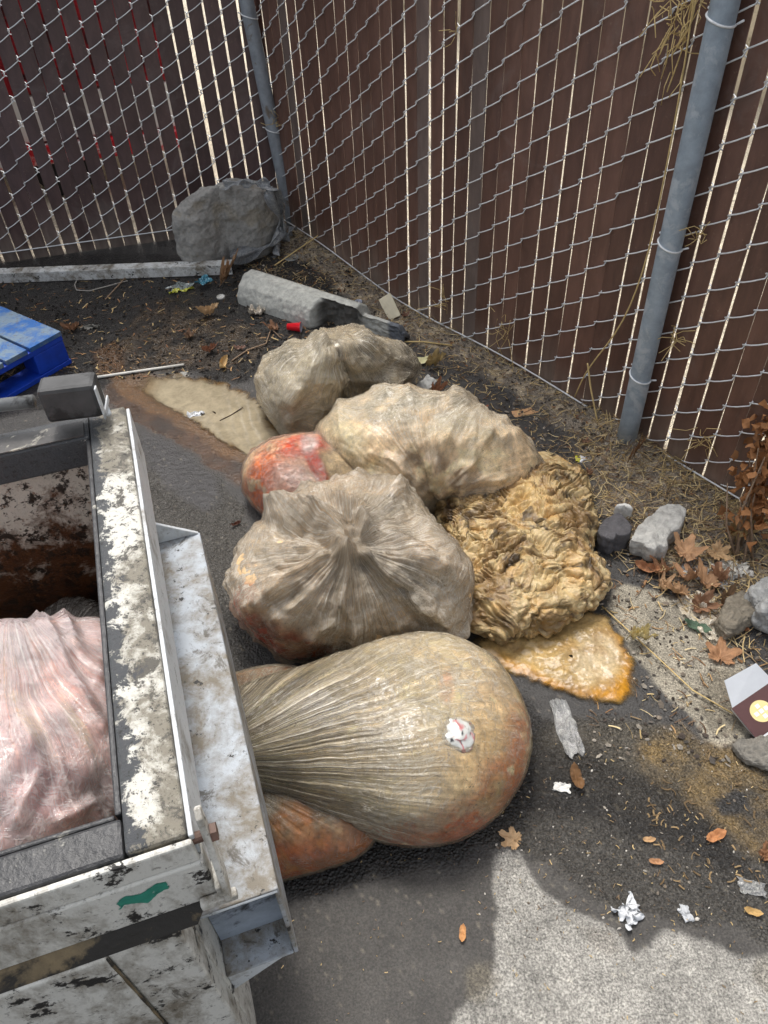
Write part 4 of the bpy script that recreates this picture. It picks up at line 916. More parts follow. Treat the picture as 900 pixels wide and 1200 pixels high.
# ------------------------------------------------------------------ pallet
def pallet():
    z=.14;c=P(71,388,z);a=P(0,358,z)-c;a[2]=0;a/=np.linalg.norm(a);b=np.array([a[1],-a[0],0]);w=P(0,447,z)-c
    if b.dot(w)<0:b=-b
    c=np.array([c[0],c[1],0.])
    # a: along the boards (away), b: along the near edge (left)
    M_b=plain_mat('blue_paint',lin(18,64,178),.5,18,.3,.4,c2=lin(18,40,110),thr=.6)
    t=NT('worn_blue_board');v=t.obj((1,1,1));n=t.noise(v,7,7,.7,.3);n2=t.noise(v,60,5,.7)
    cc=t.mix(t.ramp(n,(.42,0.),(.54,1.)),lin(36,92,158),lin(108,128,146));cc=t.mix(t.ramp(n2,(.55,0.),(.66,.6)),cc,lin(96,88,78))
    M_t=t.done(t.pbsdf(Base__Color=cc,Roughness=.7,Normal=t.bump(n2,.5,.003)))
    root=thing('pallet','blue painted wooden pallet with worn grey top boards at the left edge','pallet',(c[0],c[1],0))
    WL_,LA=1.0,1.1
    x=0.
    widths=[.14,.09,.14,.09,.14,.09,.14]
    for i,wd in enumerate(widths):
        mb=MB();mb.box(c+b*x+e3*(z-.018),a*LA,b*wd,e3*(.018+random.uniform(-.001,.001)));mb.build('deck_board',M_t,root,bevel=.002)
        x+=wd+.012
    WL_=x-.022
    for s_ in (0,LA/2-.05,LA-.1):
        mb=MB();mb.box(c+a*(s_+.002)+b*.001+e3*(z-.0385),a*.1,b*(WL_-.002),e3*.020);mb.build('stringer_board',M_b,root,bevel=.002)
        for q in (0,WL_/2-.06,WL_-.14):
            mb=MB();mb.box(c+a*(s_+.003)+b*(q+.002)+e3*.0185,a*.095,b*.135,e3*.0825);mb.build('block',M_b,root,bevel=.004)
        mb=MB();mb.box(c+a*s_,a*.1,b*WL_,e3*.018);mb.build('bottom_board',M_b,root,bevel=.002)
pallet()
# ------------------------------------------------------------------ leaves
M_leaf=col_mat('dry_leaf',.65,60,.22,90,.5,.002,trans=.15,spec=.35)
def leafgeo(size,seed,curl,lobes=5,fold=.0,crumple_=0.):
    r=np.random.RandomState(seed);m=90;n=9;th=np.linspace(-np.pi,np.pi,m,endpoint=False)
    if lobes==1: rad=.5*(1-.62*np.abs(np.sin(th)))*np.ones(m)*(1+.03*r.randn(m))
    else:
        cen=np.array([0,.95,-.95,1.9,-1.9]);ln=np.array([1,.9,.9,.62,.62])*(1+.1*r.randn(5));rad=np.full(m,.42)
        for c,l in zip(cen,ln):
            d=np.abs((th-c+np.pi)%(2*np.pi)-np.pi);rad=np.maximum(rad,.42+(l-.42)*np.clip(1-d/.50,0,1)**.85+.06*np.sin(d*20+seed)*(d<.5)*(d>.05))
        rad*=.55;rad[np.abs(th)>2.85]*=.55
    t=np.linspace(0,1,n);X=t[:,None]*rad*np.cos(th);Y=t[:,None]*rad*np.sin(th)
    nz=fbm(X*4+seed,Y*4,seed*.7,3,seed%9)
    Z=curl*(X**2*1.3+Y**2*1.6)+fold*np.abs(Y)+.12*nz+.04*fbm(X*9+seed,Y*9,1,2,7)+crumple_*fbm(X*7+seed,Y*7,3,3,2)
    if crumple_: X=X*(1-.35*crumple_*2*np.abs(Y));Y=Y*(1-crumple_*1.2)
    Z=Z-Z.min()
    vein=np.minimum.reduce([np.abs((th-c+np.pi)%(2*np.pi)-np.pi) for c in ([0] if lobes==1 else [0,.95,-.95,1.9,-1.9])])[None]*t[:,None]
    return np.stack([X,Y,Z],-1)*size,vein,nz,gridF(n,m,True)
def leaf(label,px,py,size,rot,c,curl=.3,lobes=5,seed=0,fold=0.,cr=0.,tilt=0.,dz=0.,name='fallen_leaf',cat='leaf',group='fallen dry leaves'):
    V,vein,nz,Fq=leafgeo(size,seed+1,curl,lobes,fold,cr)
    a=math.radians(rot);Rz=np.array([[math.cos(a),-math.sin(a),0],[math.sin(a),math.cos(a),0],[0,0,1]]);t=math.radians(tilt);Rx=np.array([[1,0,0],[0,math.cos(t),-math.sin(t)],[0,math.sin(t),math.cos(t)]])
    p=G(px,py);W=V@Rx.T@Rz.T;W[...,2]-=W[...,2].min();W=W+p+[0,0,.002+dz]
    c=(np.array(c)*.80+np.array(c).mean()*.20)*[.97,1.08,1.0];c=np.array(c);col=np.ones(V.shape)*c*(1+.3*nz)[...,None];m=(sm(.05,.0,vein)*.35)[...,None];col=col*(1-m)+np.array(c)*1.5*m
    Vf=flat(W);
    o=mk(name,Vf,Fq,M_leaf,None,{'Col':flat(col)},loc=p);tag(o,label,cat,group)
    if lobes>1:
        s=W[-1,0];e=s+(s-W[0,0])*.8;e[2]=p[2]+.004
        MB().tube([W[0,0],s,e],.0011,5).build('stalk',M_leaf,o,smooth=True,attrs={'Col':np.ones((15,3))*c*.9})
    return o
br_=lin(176,110,72);tan=lin(206,160,112);rust=lin(178,118,76);dk=lin(118,78,54);pale=lin(214,188,140)
LV=[
 ('pale brown torn maple leaf on the tip of the light concrete patch',602,986,.065,150,lin(206,156,112),.25,5,3,.1,0.,5),
 ('large flat rust-brown maple leaf lying alone on the worn slab edge',843,772,.10,70,rust,.2,5,4,0.,0.,8),
 ('orange-brown maple leaf on top of the leaf pile right of the concrete chunk',800,657,.115,60,lin(192,134,92),.5,5,5,.2,0.,10),
 ('reddish pointed maple leaf in the middle of the leaf pile',826,688,.11,100,lin(176,122,82),.5,5,6,.3,0.,18),
 ('brown cupped leaf at the lower left of the leaf pile',797,700,.10,160,lin(170,120,80),.8,5,7,.3,.1,12),
 ('dark folded leaf at the lower right of the leaf pile',850,708,.10,20,lin(140,100,70),.8,5,8,.5,.1,20),
 ('crisp light brown leaf standing on edge at the pile centre',812,680,.09,200,lin(186,128,88),1.0,5,53,.6,.1,40),
 ('brown leaf with curled tip right of the flat pile leaf',842,682,.085,140,lin(160,108,78),1.0,5,54,.5,.2,25),
 ('pale brown leaf at the left foot of the leaf pile',775,690,.07,80,lin(190,140,100),.9,5,55,.4,.2,10),
 ('torn brown leaf poking out under the orange-brown top leaf',780,672,.09,210,lin(170,112,74),.9,5,50,.4,.15,15),
 ('wide tan leaf lying between the leaf pile and the white torn paper',838,650,.10,-60,lin(196,148,104),.6,5,51,.3,.1,14),
 ('dusky leaf overlapping the tan-grey stone',818,712,.095,-15,lin(150,100,70),.7,5,52,.35,.1,16),
 ('curled orange leaf at the foot of the concrete chunk',757,668,.07,-30,lin(180,112,70),1.2,1,9,.5,0.,15),
 ('light tan dried leaf with raised folds beneath the dead shrub',858,632,.15,15,lin(198,158,106),1.0,5,10,.5,.3,12),
 ('crumpled brown leaf ball beside the foot of the thick post',738,541,.085,40,lin(158,108,70),2.2,5,11,.5,.7,10),
 ('crisp yellow-tan crumpled leaf at the tip of the orange puddle',744,750,.095,-20,lin(214,184,126),1.2,5,12,.3,.5,10),
 ('small orange leaf on the brown slime near the right edge',838,981,.05,20,lin(200,120,60),.4,1,13,.1,0.,0),
 ('tiny orange leaf on dark ground left of the light concrete patch',542,1095,.032,80,lin(214,140,74),.6,1,14,.2,0.,0),
 ('small golden leaf near the right edge above the light concrete',881,1070,.035,-20,lin(206,154,84),.7,1,15,.3,0.,0),
 ('small orange leaf pair below the brown slime',768,1011,.03,-10,lin(196,130,84),.6,1,16,.2,0.,0),
 ('brown almond-shaped leaf beside the white scrap right of the biggest bag',675,915,.06,95,lin(128,84,46),.9,1,17,.6,0.,0),
 ('small pale orange leaf above the white tissue',760,985,.028,0,lin(206,150,100),.6,1,18,.2,0.,0),
 ('upright pair of glowing tan leaves beside the murky puddle',258,430,.075,90,lin(216,164,100),1.4,1,19,.8,0.,50),
 ('reddish brown curled leaf above the upright tan leaves',246,413,.07,30,lin(150,92,66),1.4,1,20,.7,.2,20),
 ('tan rolled leaf on black mud in front of the white bar',245,370,.10,20,lin(196,150,108),1.6,1,21,.6,.2,10),
 ('brown curled leaf on black mud beside the blue pallet',85,388,.08,10,lin(156,106,76),1.6,1,22,.6,.2,15),
 ('brown leaf touching the red cup',322,388,.075,170,lin(160,108,78),.7,5,23,.2,.2,5),
 ('faded brown leaf half sunk in mud below the rolled leaf',222,397,.07,40,lin(120,84,62),.6,5,24,.2,.2,0),
 ('crumpled tan leaf heap against the left end of the concrete bar',262,333,.15,60,lin(190,138,100),1.6,5,25,.5,.6,20),
 ('small brown leaf right of the cream tag',474,372,.05,40,lin(140,90,70),.6,5,26,.2,.2,0),
 ('reddish leaf tip between the cream bag and the orange cardboard strip',563,482,.055,10,lin(170,98,72),.8,1,27,.4,.1,10),
 ('small brown leaf in the litter left of the post foot',685,520,.045,0,lin(160,112,84),.6,5,28,.2,.2,0),
 ('brown leaf fragment on soil under the crumpled leaf ball',690,557,.04,60,lin(150,100,70),.5,5,29,.2,.2,0),
 ('orange leaf scrap on straw beneath the bottom tension wire',845,608,.05,-10,lin(196,124,80),.5,1,30,.3,0.,0),
 ('small orange-brown leaf lying on the slab below the leaf pile',866,736,.05,-60,lin(198,120,74),.8,1,31,.5,0.,0),
 ('brown leaf lying on soil just left of the dark red juice bag edge',277,616,.035,30,lin(94,46,28),.8,1,32,.4,.2,0),
 ('small brown leaf by the broken side of the concrete bar',282,410,.05,0,lin(150,104,90),.5,1,33,.2,.2,0),
 ('dark brown leaf beside the wet right edge ground',895,1005,.06,30,lin(150,96,60),.7,5,34,.2,.2,0),
 ('dull brown leaf in the gap behind the cream bag',510,462,.08,20,lin(166,104,70),.9,5,35,.4,.3,15),
 ('yellowish crumpled leaf behind the farthest bag',505,430,.10,5,lin(186,150,96),1.2,5,36,.3,.4,15),
]
for L in LV:
    lab,px,py,s,rot,c,cu,lo,sd,fo,cr,ti=L
    leaf(lab,px,py,s,rot,c,cu,lo,sd,fo,cr,ti,dz=.02 if 'leaf pile' in lab and 'top' in lab else 0.)
# green leaf
leaf('narrow dull green leaf on the slab under the leaf pile',816,737,.07,-35,lin(84,104,84),.5,1,40,.3,0.,0)
# ------------------------------------------------------------------ litter (paper, wrappers, cup, carton)
def white(*a): return lin(*a)
M_clear=film_mat('clear_scrap',lin(196,196,194),.04,.28,6,6,.12,lin(150,150,150))
def clearscrap(name,label,cat,px,py,w,h,rot,amp,seed,nrm=(0,0,1),dz=0.,mat=None,rag=.15,group=None,n=40):
    o=crumple(name,label,cat,G(px,py,dz),w,h,rot,amp,mat or M_clear,nrm,n,rag,None,group,seed)
    me=o.data;nv=len(me.vertices);co=np.zeros(nv*3);me.vertices.foreach_get('co',co);co=co.reshape(-1,3)
    at=me.attributes.new('pl','FLOAT_VECTOR','POINT');at.data.foreach_set('vector',(co*8).ravel())
    for nm,v in (('plw',.4),('film',1.)):
        a=me.attributes.new(nm,'FLOAT','POINT');a.data.foreach_set('value',np.full(nv,v))
    return o
clearscrap('plastic_strip','clear twisted plastic strip on asphalt below the orange puddle','plastic strip',663,853,.045,.135,.12,.016,41)
clearscrap('plastic_sheet','tan translucent plastic scrap beside the leaf pile','plastic sheet',828,722,.10,.14,.4,.03,42,mat=fB)
clearscrap('plastic_sheet','grey clear plastic scrap among the leaves with a white label','plastic sheet',832,668,.14,.09,-.6,.012,43)
clearscrap('wrapper','pale blue clear wrapper scrap at the right picture edge','wrapper',881,1041,.05,.03,-.3,.01,44)
crumple('paper_scrap','small bright white paper scrap right of the biggest bag','paper',G(659,923),.036,.02,-.2,.008,M_paper,seed=5,rag=.3)
crumple('tissue','white star-shaped crumpled tissue on the dark ground at lower right','tissue',G(735,1069),.040,.040,.4,.018,M_paper,seed=6,rag=.55,col=lin(214,216,218),curl=.02)
for i,(dx,dy,ex,ey) in enumerate(((712,1071,728,1072),(745,1072,759,1078))): pass
crumple('tissue','tiny white tissue shred near the star-shaped tissue','tissue',G(803,1071),.018,.026,.2,.008,M_paper,seed=16,rag=.4,col=lin(196,198,200))
crumple('paper_scrap','white torn paper among the leaves left of the pale grey stone','paper',G(850,668),.085,.06,.5,.022,M_paper,seed=7,rag=.4,col=lin(222,218,206))
crumple('paper_scrap','smaller white paper wad right of the torn paper','paper',G(870,672),.05,.05,1.1,.025,M_paper,seed=8,rag=.4,col=lin(220,216,208))
crumple('cardboard_tag','cream rectangular card standing by the bottom tension wire','card',G(457,368,.018)+np.array([0,0,.012]),.055,.10,.1,.003,M_paper,nrm=(-.25,-.75,.6),seed=9,rag=.03,col=lin(226,216,188))
crumple('cardboard_strip','orange-tan cardboard strip on the soil behind the cream bag','card',G(617,483),.10,.035,.25,.004,M_paper,seed=10,rag=.04,col=lin(206,162,118))
crumple('paper_scrap','white torn paper corner between the two back bags','paper',G(500,455,.02),.06,.045,.6,.006,M_paper,seed=11,rag=.1,col=lin(206,206,202),nrm=(-.2,-.5,.8))
crumple('paper_scrap','pale yellow scrap at the right tip of the farthest bag','paper',G(497,425,.01),.055,.04,.2,.01,M_paper,seed=12,rag=.3,col=lin(222,216,170))
crumple('wrapper','white and yellow bent wrapper on soil left of the post','wrapper',G(683,537),.045,.03,-.2,.008,M_foil,seed=13,rag=.15,col=lambda u,v:np.where((u>.15)[...,None],lin(206,200,60),lin(226,226,230)))
crumple('wrapper','silvery wrapper with yellow edge in front of the white bar','wrapper',G(212,338),.10,.075,.3,.03,M_foil,seed=14,rag=.3,col=lambda u,v:np.where((v>.2)[...,None],lin(190,190,70),lin(128,136,134)))
crumple('wrapper','blue crumpled wrapper among tan leaves near the concrete bar','wrapper',G(240,335,.02),.06,.05,.9,.03,M_foil,seed=15,rag=.3,col=lin(70,130,150))
crumple('wrapper','crumpled silver foil in the murky puddle','wrapper',G(229,487,.004),.05,.03,.2,.016,M_foil,seed=17,rag=.3,col=lin(196,198,200))
crumple('paper_scrap','off-white crushed paper cup below the concrete bar','paper',G(302,368),.055,.04,.2,.03,M_paper,seed=18,rag=.3,col=lin(216,206,190),curl=.06)
crumple('paper_scrap','pale grey scrap next to the brown leaf by the pallet','paper',G(106,384),.07,.03,.0,.02,M_paper,seed=19,rag=.4,col=lin(130,128,120))
crumple('paper_scrap','grey flat scrap beside the white stick on mud','paper',G(212,440),.055,.03,.1,.006,M_paper,seed=20,rag=.2,col=lin(160,158,150))
def ring(name,label,cat,p,r,h,c,rough=.3,nrm=None):
    n=24;V=[];prof=[(r*.86,0),(r,0),(r,h),(r*.86,h),(r*.82,h*.3),(0.001,h*.25)]
    for a,b in prof:
        for k in range(n): V.append([p[0]+a*math.cos(k*2*math.pi/n),p[1]+a*math.sin(k*2*math.pi/n),p[2]+b])
    o=mk(name,V,gridF(len(prof),n,True),plain_mat(name+'_plastic',c,rough,40,.1,.1),None,loc=p);return tag(o,label,cat)
ring('bottle_cap','white plastic bottle cap on mud left of the concrete bar','cap',G(259,349),.018,.008,lin(206,204,196))
ring('can_lid','round grey lid lying behind the concrete bar','lid',G(342,303),.032,.005,lin(140,142,140))
ring('bottle_cap','pale bluish cap in the soil behind the concrete bar','cap',G(420,354),.016,.010,lin(170,176,190))
ring('jar_lid','clear round lid in the dark gap behind the cream bag','lid',G(539,462),.022,.014,lin(180,180,176))
# red cup on its side
def cup():
    p=G(346,388);ax=np.array([math.cos(.2),-.35*math.sin(.2)-.12,0]);ax/=np.linalg.norm(ax);s=np.array([-ax[1],ax[0],0]);p=p+e3*.019
    root=thing('plastic_cup','small red plastic cup lying on its side by the concrete bar','cup',p-e3*.019)
    def rev(prof,name,c):
        n=28;V=[p+ax*a+(s*math.cos(k*2*math.pi/n)+e3*math.sin(k*2*math.pi/n))*r for a,r in prof for k in range(n)]
        mk(name,V,gridF(len(prof),n,True),plain_mat('cup_'+name,c,.3,30,.08,.05),root)
    rev([(-.03,.0005),(-.03,.013),(.022,.0185),(.024,.0215),(.026,.0215)],'cup_wall',lin(206,28,40))
    rev([(.0262,.0213),(.0262,.0180),(-.024,.0120),(-.026,.0005)],'cup_lining',lin(206,200,214))
cup()
# food carton
def carton():
    p=G(886,846)+e3*.050
    root=thing('food_carton','opened brown and white food carton with cream waffle disc and pink mark','carton',p)
    n=np.array([-.25,-.45,.86]);n/=np.linalg.norm(n);r0=P(905,815,p[2])-P(870,840,p[2]);u=r0-n*r0.dot(n);u/=np.linalg.norm(u);v=np.cross(n,u)
    Mb=plain_mat('carton_brown',lin(84,52,50),.5,40,.1,.1);Mw=plain_mat('carton_white',lin(232,234,236),.5,30,.05,.1);Mc=plain_mat('carton_cream',lin(238,214,150),.5,30,.05,.1);Mp=plain_mat('carton_pink',lin(206,24,76),.5,30,.05,.1)
    Q=lambda a,b,c=0.: p+u*a+v*b+n*c
    q0=proj(Q(0,0));
    MB().hexa([Q(-.052,-.042),Q(.08,-.042),Q(.08,.038),Q(-.052,.038)],[Q(-.052,-.042,.002),Q(.08,-.042,.002),Q(.08,.038,.002),Q(-.052,.038,.002)]).build('front_panel',Mb,root)
    w1=MB().hexa([Q(-.05,.0385,0),Q(.06,.0385,0),Q(.05,.088,.03),Q(-.03,.095,.03)],[Q(-.05,.0385,.002),Q(.06,.0385,.002),Q(.05,.088,.032),Q(-.03,.095,.032)]);w1.build('top_flap',Mw,root)
    MB().hexa([Q(-.050,-.0425,0),Q(.03,-.0425,0),Q(.032,-.08,-.008),Q(-.046,-.075,-.008)],[Q(-.050,-.0425,.002),Q(.03,-.0425,.002),Q(.032,-.08,-.006),Q(-.046,-.075,-.006)]).build('bottom_flap',Mw,root)
    MB().hexa([Q(-.05,-.04,-.03),Q(.078,-.04,-.03),Q(.078,.036,-.03),Q(-.05,.036,-.03)],[Q(-.05,-.04,-.001),Q(.078,-.04,-.001),Q(.078,.036,-.001),Q(-.05,.036,-.001)]).build('carton_body',Mw,root)
    th=np.linspace(0,2*np.pi,32,endpoint=False)
    MB().add([Q(-.004+.024*math.cos(t),.0+.024*math.sin(t),.0026) for t in th],[list(range(32))]).build('waffle_disc',Mc,root)
    w=MB()
    for i in (-1,0,1):
        for j in (-1,0,1):
            if abs(i)+abs(j)<2: 
                a,b=-.004+i*.0125,j*.0125;w.add([Q(a-.0045,b-.0045,.0032),Q(a+.0045,b-.0045,.0032),Q(a+.0045,b+.0045,.0032),Q(a-.0045,b+.0045,.0032)],[[0,1,2,3]])
    w.build('waffle_squares',Mw,root)
    MB().add([Q(.012+.016*math.cos(t),-.0585+.012*math.sin(t),-.0005+.0006) for t in th],[list(range(32))]).build('pink_mark',Mp,root)
carton()
# draped plastic film at boulder
def strip(pts,wd,name,label,cat,mat,n=60,m=14,seed=1,par=None):
    pts=np.array(pts,float);t=np.linspace(0,len(pts)-1,n);C=np.stack([np.interp(t,np.arange(len(pts)),pts[:,i]) for i in range(3)],1)
    for _ in range(6): C[1:-1]=(C[:-2]+C[1:-1]*2+C[2:])/4
    T=np.gradient(C,axis=0);T/=np.linalg.norm(T,axis=1)[:,None]
    V=[];
    for i in range(n):
        tw=1.2*math.sin(i*.17+seed);a=np.cross(T[i],[0,0,1]);a/=np.linalg.norm(a)+1e-9;b=np.cross(T[i],a);a,b=a*math.cos(tw)+b*math.sin(tw),-a*math.sin(tw)+b*math.cos(tw)
        w_=wd*(.7+.4*math.sin(i*.3+seed*2))
        for j in range(m):
            u=j/(m-1)-.5;V.append(C[i]+a*u*w_+b*(.25*w_*math.sin(u*9+i*.2)+.1*w_*float(pn(u*6,i*.25,0,seed))))
    V=np.array(V);
    o=mk(name,V,gridF(n,m),mat,par,{'pl':V*6,'plw':np.full(len(V),.5),'film':np.ones(len(V))})
    return o
M_drape=film_mat('grey_drape',lin(165,170,176),.35,.8,6,6,.3,lin(110,115,120))
pf=thing('plastic_sheet','torn translucent grey plastic draped from the corner post over the boulder side','plastic sheet',P(330,300,0))
Z=lambda x,y,z:P(x,y,z)
strip([Z(300,216,.36),Z(318,222,.36),Z(328,250,.22),Z(332,268,.12),Z(322,285,.07),Z(300,295,.05),Z(272,302,.06)],.07,'drape_strand','','',M_drape,seed=2,par=pf)
strip([Z(322,225,.34),Z(331,250,.2),Z(328,275,.08),Z(322,300,.02)],.06,'drape_strand','','',M_drape,seed=5,par=pf)
strip([Z(262,216,.36),Z(285,214,.37),Z(308,214,.37),Z(320,222,.35)],.05,'drape_strand','','',M_drape,seed=7,par=pf)
strip([Z(322,290,.04),Z(332,275,.05),Z(345,268,.04)],.07,'drape_strand','','',M_drape,seed=9,par=pf)
# ------------------------------------------------------------------ sticks, straws, stems
M_straw=plain_mat('straw',lin(206,180,124),.7,60,.25,.2)
M_stick=plain_mat('grey_twig',lin(140,118,96),.8,60,.3,.3)
def stick(name,label,cat,pts,r,mat,group=None):
    o=MB().tube(pts,r,6).build(name,mat,None,smooth=True);return tag(o,label,cat,group)
stick('stick','thin white stick lying on the mud from the dumpster bracket to the murky puddle','stick',[G(112,444,.006),G(160,437,.006),G(216,429,.006)],.0055,plain_mat('white_stick',lin(206,204,196),.6,40,.15))
stick('straw_stem','long dry yellow stem leaning from the concrete bar up against the right fence','stem',[G(322,312,.004),P(370,278,.04),P(413,243,.10)],.003,M_straw)
stick('straw_stem','long thin straw stem lying on the slab below the fat heap','stem',[G(705,712,.006),G(760,765,.012),G(810,812,.012),G(857,838,.008)],.0018,M_straw)
stick('string','pale looped string on black mud in front of the white bar','string',[G(93,322,.004),G(88,335,.004),G(90,341,.004),G(105,342,.004),G(135,334,.004),G(150,330,.004)],.003,plain_mat('string_grey',lin(150,146,138),.8))
stick('twig','straight brown twig on mud right of the looped string','twig',[G(124,352,.005),G(140,335,.006),G(156,318,.01)],.0028,M_stick)
stick('twig','curved grey twig by the farthest bag','twig',[G(272,424,.004),G(290,412,.006),G(312,405,.008),G(318,388,.01),G(330,398,.006)],.0032,M_stick)
stick('twig','thin dark twig floating in the murky puddle','twig',[G(258,495,.008),G(272,488,.008),G(285,480,.01)],.0016,plain_mat('dark_twig',lin(70,55,42),.7))
stick('straw_stem','white curved straw on the middle grey bag side','stem',[surfpt(VE,300,300)*0+P(512,690,.19),P(520,700,.185),P(528,716,.17)],.0022,plain_mat('white_straw',lin(226,222,212),.5))
stick('twig','grey twig beside the foot of the thick post','twig',[G(700,530,.006),G(712,543,.008),G(722,552,.006)],.0035,M_stick)
stick('straw_stem','pale twig lying right of the cream tag along the soil','stem',[G(474,402,.006),G(495,403,.01),G(530,407,.006)],.003,M_straw)
# vine strands hanging on the thick post
dg=thing('dry_vine','dry yellow grass strands hanging down the left side of the thick post','dry grass',qr(2.16,.3,.03))
for k,(pts,r) in enumerate([([qr(2.17,1.30,.08),qr(2.165,1.1,.045),qr(2.163,.85,.03),qr(2.165,.6,.03),qr(2.13,.38,.035),qr(2.02,.18,.03),qr(1.99,.05,.03)],.0024),([qr(2.15,1.3,.05),qr(2.14,1.12,.03),qr(2.12,1.02,.03)],.002),([qr(2.19,1.28,.09),qr(2.17,1.17,.06),qr(2.12,1.1,.04)],.002),([qr(2.02,.2,.03),qr(2.06,.12,.04),qr(2.12,.02,.05)],.003)]):
    p_=np.array(pts);t=np.linspace(0,len(p_)-1,24);C=np.stack([np.interp(t,np.arange(len(p_)),p_[:,i]) for i in range(3)],1)
    for _ in range(4): C[1:-1]=(C[:-2]+2*C[1:-1]+C[2:])/4
    MB().tube(C,r,5).build('strand',M_straw,dg,smooth=True)
mb=MB()
for i in range(70):
    u=2.12+random.gauss(0,.035);z=1.2+random.gauss(0,.05);a=qr(u,z,.03+random.random()*.03);b=a+np.array([random.gauss(0,.02),random.gauss(0,.02),-abs(random.gauss(.03,.03))]);mb.tube([a,(a+b)/2+rng.normal(0,.006,3),b],.0013,4)
mb.build('grass_tuft',M_straw,dg,smooth=True)
# dead grass tufts caught in the mesh
def tuft(label,u,z,n=26,sp=.04,mat=None):
    n=n//2
    c=qr(u,z,.02);root=MB()
    for i in range(n):
        a=c+fd3*random.gauss(0,sp*.3)+e3*random.gauss(0,sp*.4);b=a+np.array([random.gauss(0,sp),random.gauss(0,sp),random.gauss(0,sp)])+fn3*.01;m=(a+b)/2+rng.normal(0,sp*.3,3)
        root.tube([a,m,b],.0011,4)
    tag(root.build('dry_grass_tuft',mat or M_straw,None,smooth=True),label,'dry grass')
fd3=np.array([*fd,0]);fn3=np.array([*fn,0])
for lab,u,z,n,s in [('dry grass wisps caught low in the mesh left of the thick post',1.62,.13,30,.05),('brown debris tuft caught on the right side of the thick post',2.30,.42,30,.03),('small straw tuft hooked high on the right fence beside the grey slat',1.31,1.02,10,.025),('cobwebby tuft on the post just above its lower tie',2.29,.72,22,.022),('straw wisps caught on the bottom wire right of the post',2.47,.16,30,.05),('dry wisps low on the fence behind the cream bag',1.28,.10,24,.04),('loose tan wisps caught in the mesh near the corner post',.07,.50,16,.03)]: tuft(lab,u,z,n,s)
# dead shrub at right edge
def shrub():
    base=G(868,650);root=thing('dead_shrub','dead rust-brown crinkled shrub hanging at the right picture edge by the fence','shrub',base)
    mb=MB();V=[];Fs=[];Cc=[]
    tip=P(905,520,.30);
    for i in range(9):
        a=base+rng.normal(0,.012,3)*[1,1,0];b=a+(tip-base)*random.uniform(.6,1.1)+rng.normal(0,.03,3);m=(a+b)/2+rng.normal(0,.015,3);mb.tube([a,m,b],[.004,.003,.0015],5)
    mb.build('stems',M_stick,root,smooth=True)
    for i in range(250):
        t=random.random()**.7;c=base+(tip-base)*(.25+.9*t)+rng.normal(0,.032,3)*[1,1,.9];s=random.uniform(.007,.016)
        g=rng.normal(0,1,(3,3));q_,_=np.linalg.qr(g)
        n0=len(V);cc=lin(176,124,80)*random.uniform(.5,1.2)
        for a in range(3):
            for b in range(3):
                V.append(c+q_[0]*(a-1)*s+q_[1]*(b-1)*s*.7+q_[2]*random.gauss(0,s*.6));Cc.append(cc)
        for a in range(2):
            for b in range(2): Fs.append([n0+a*3+b,n0+a*3+b+1,n0+(a+1)*3+b+1,n0+(a+1)*3+b])
    mk('dead_leaves',V,np.array(Fs),M_leaf,root,{'Col':Cc})
shrub()
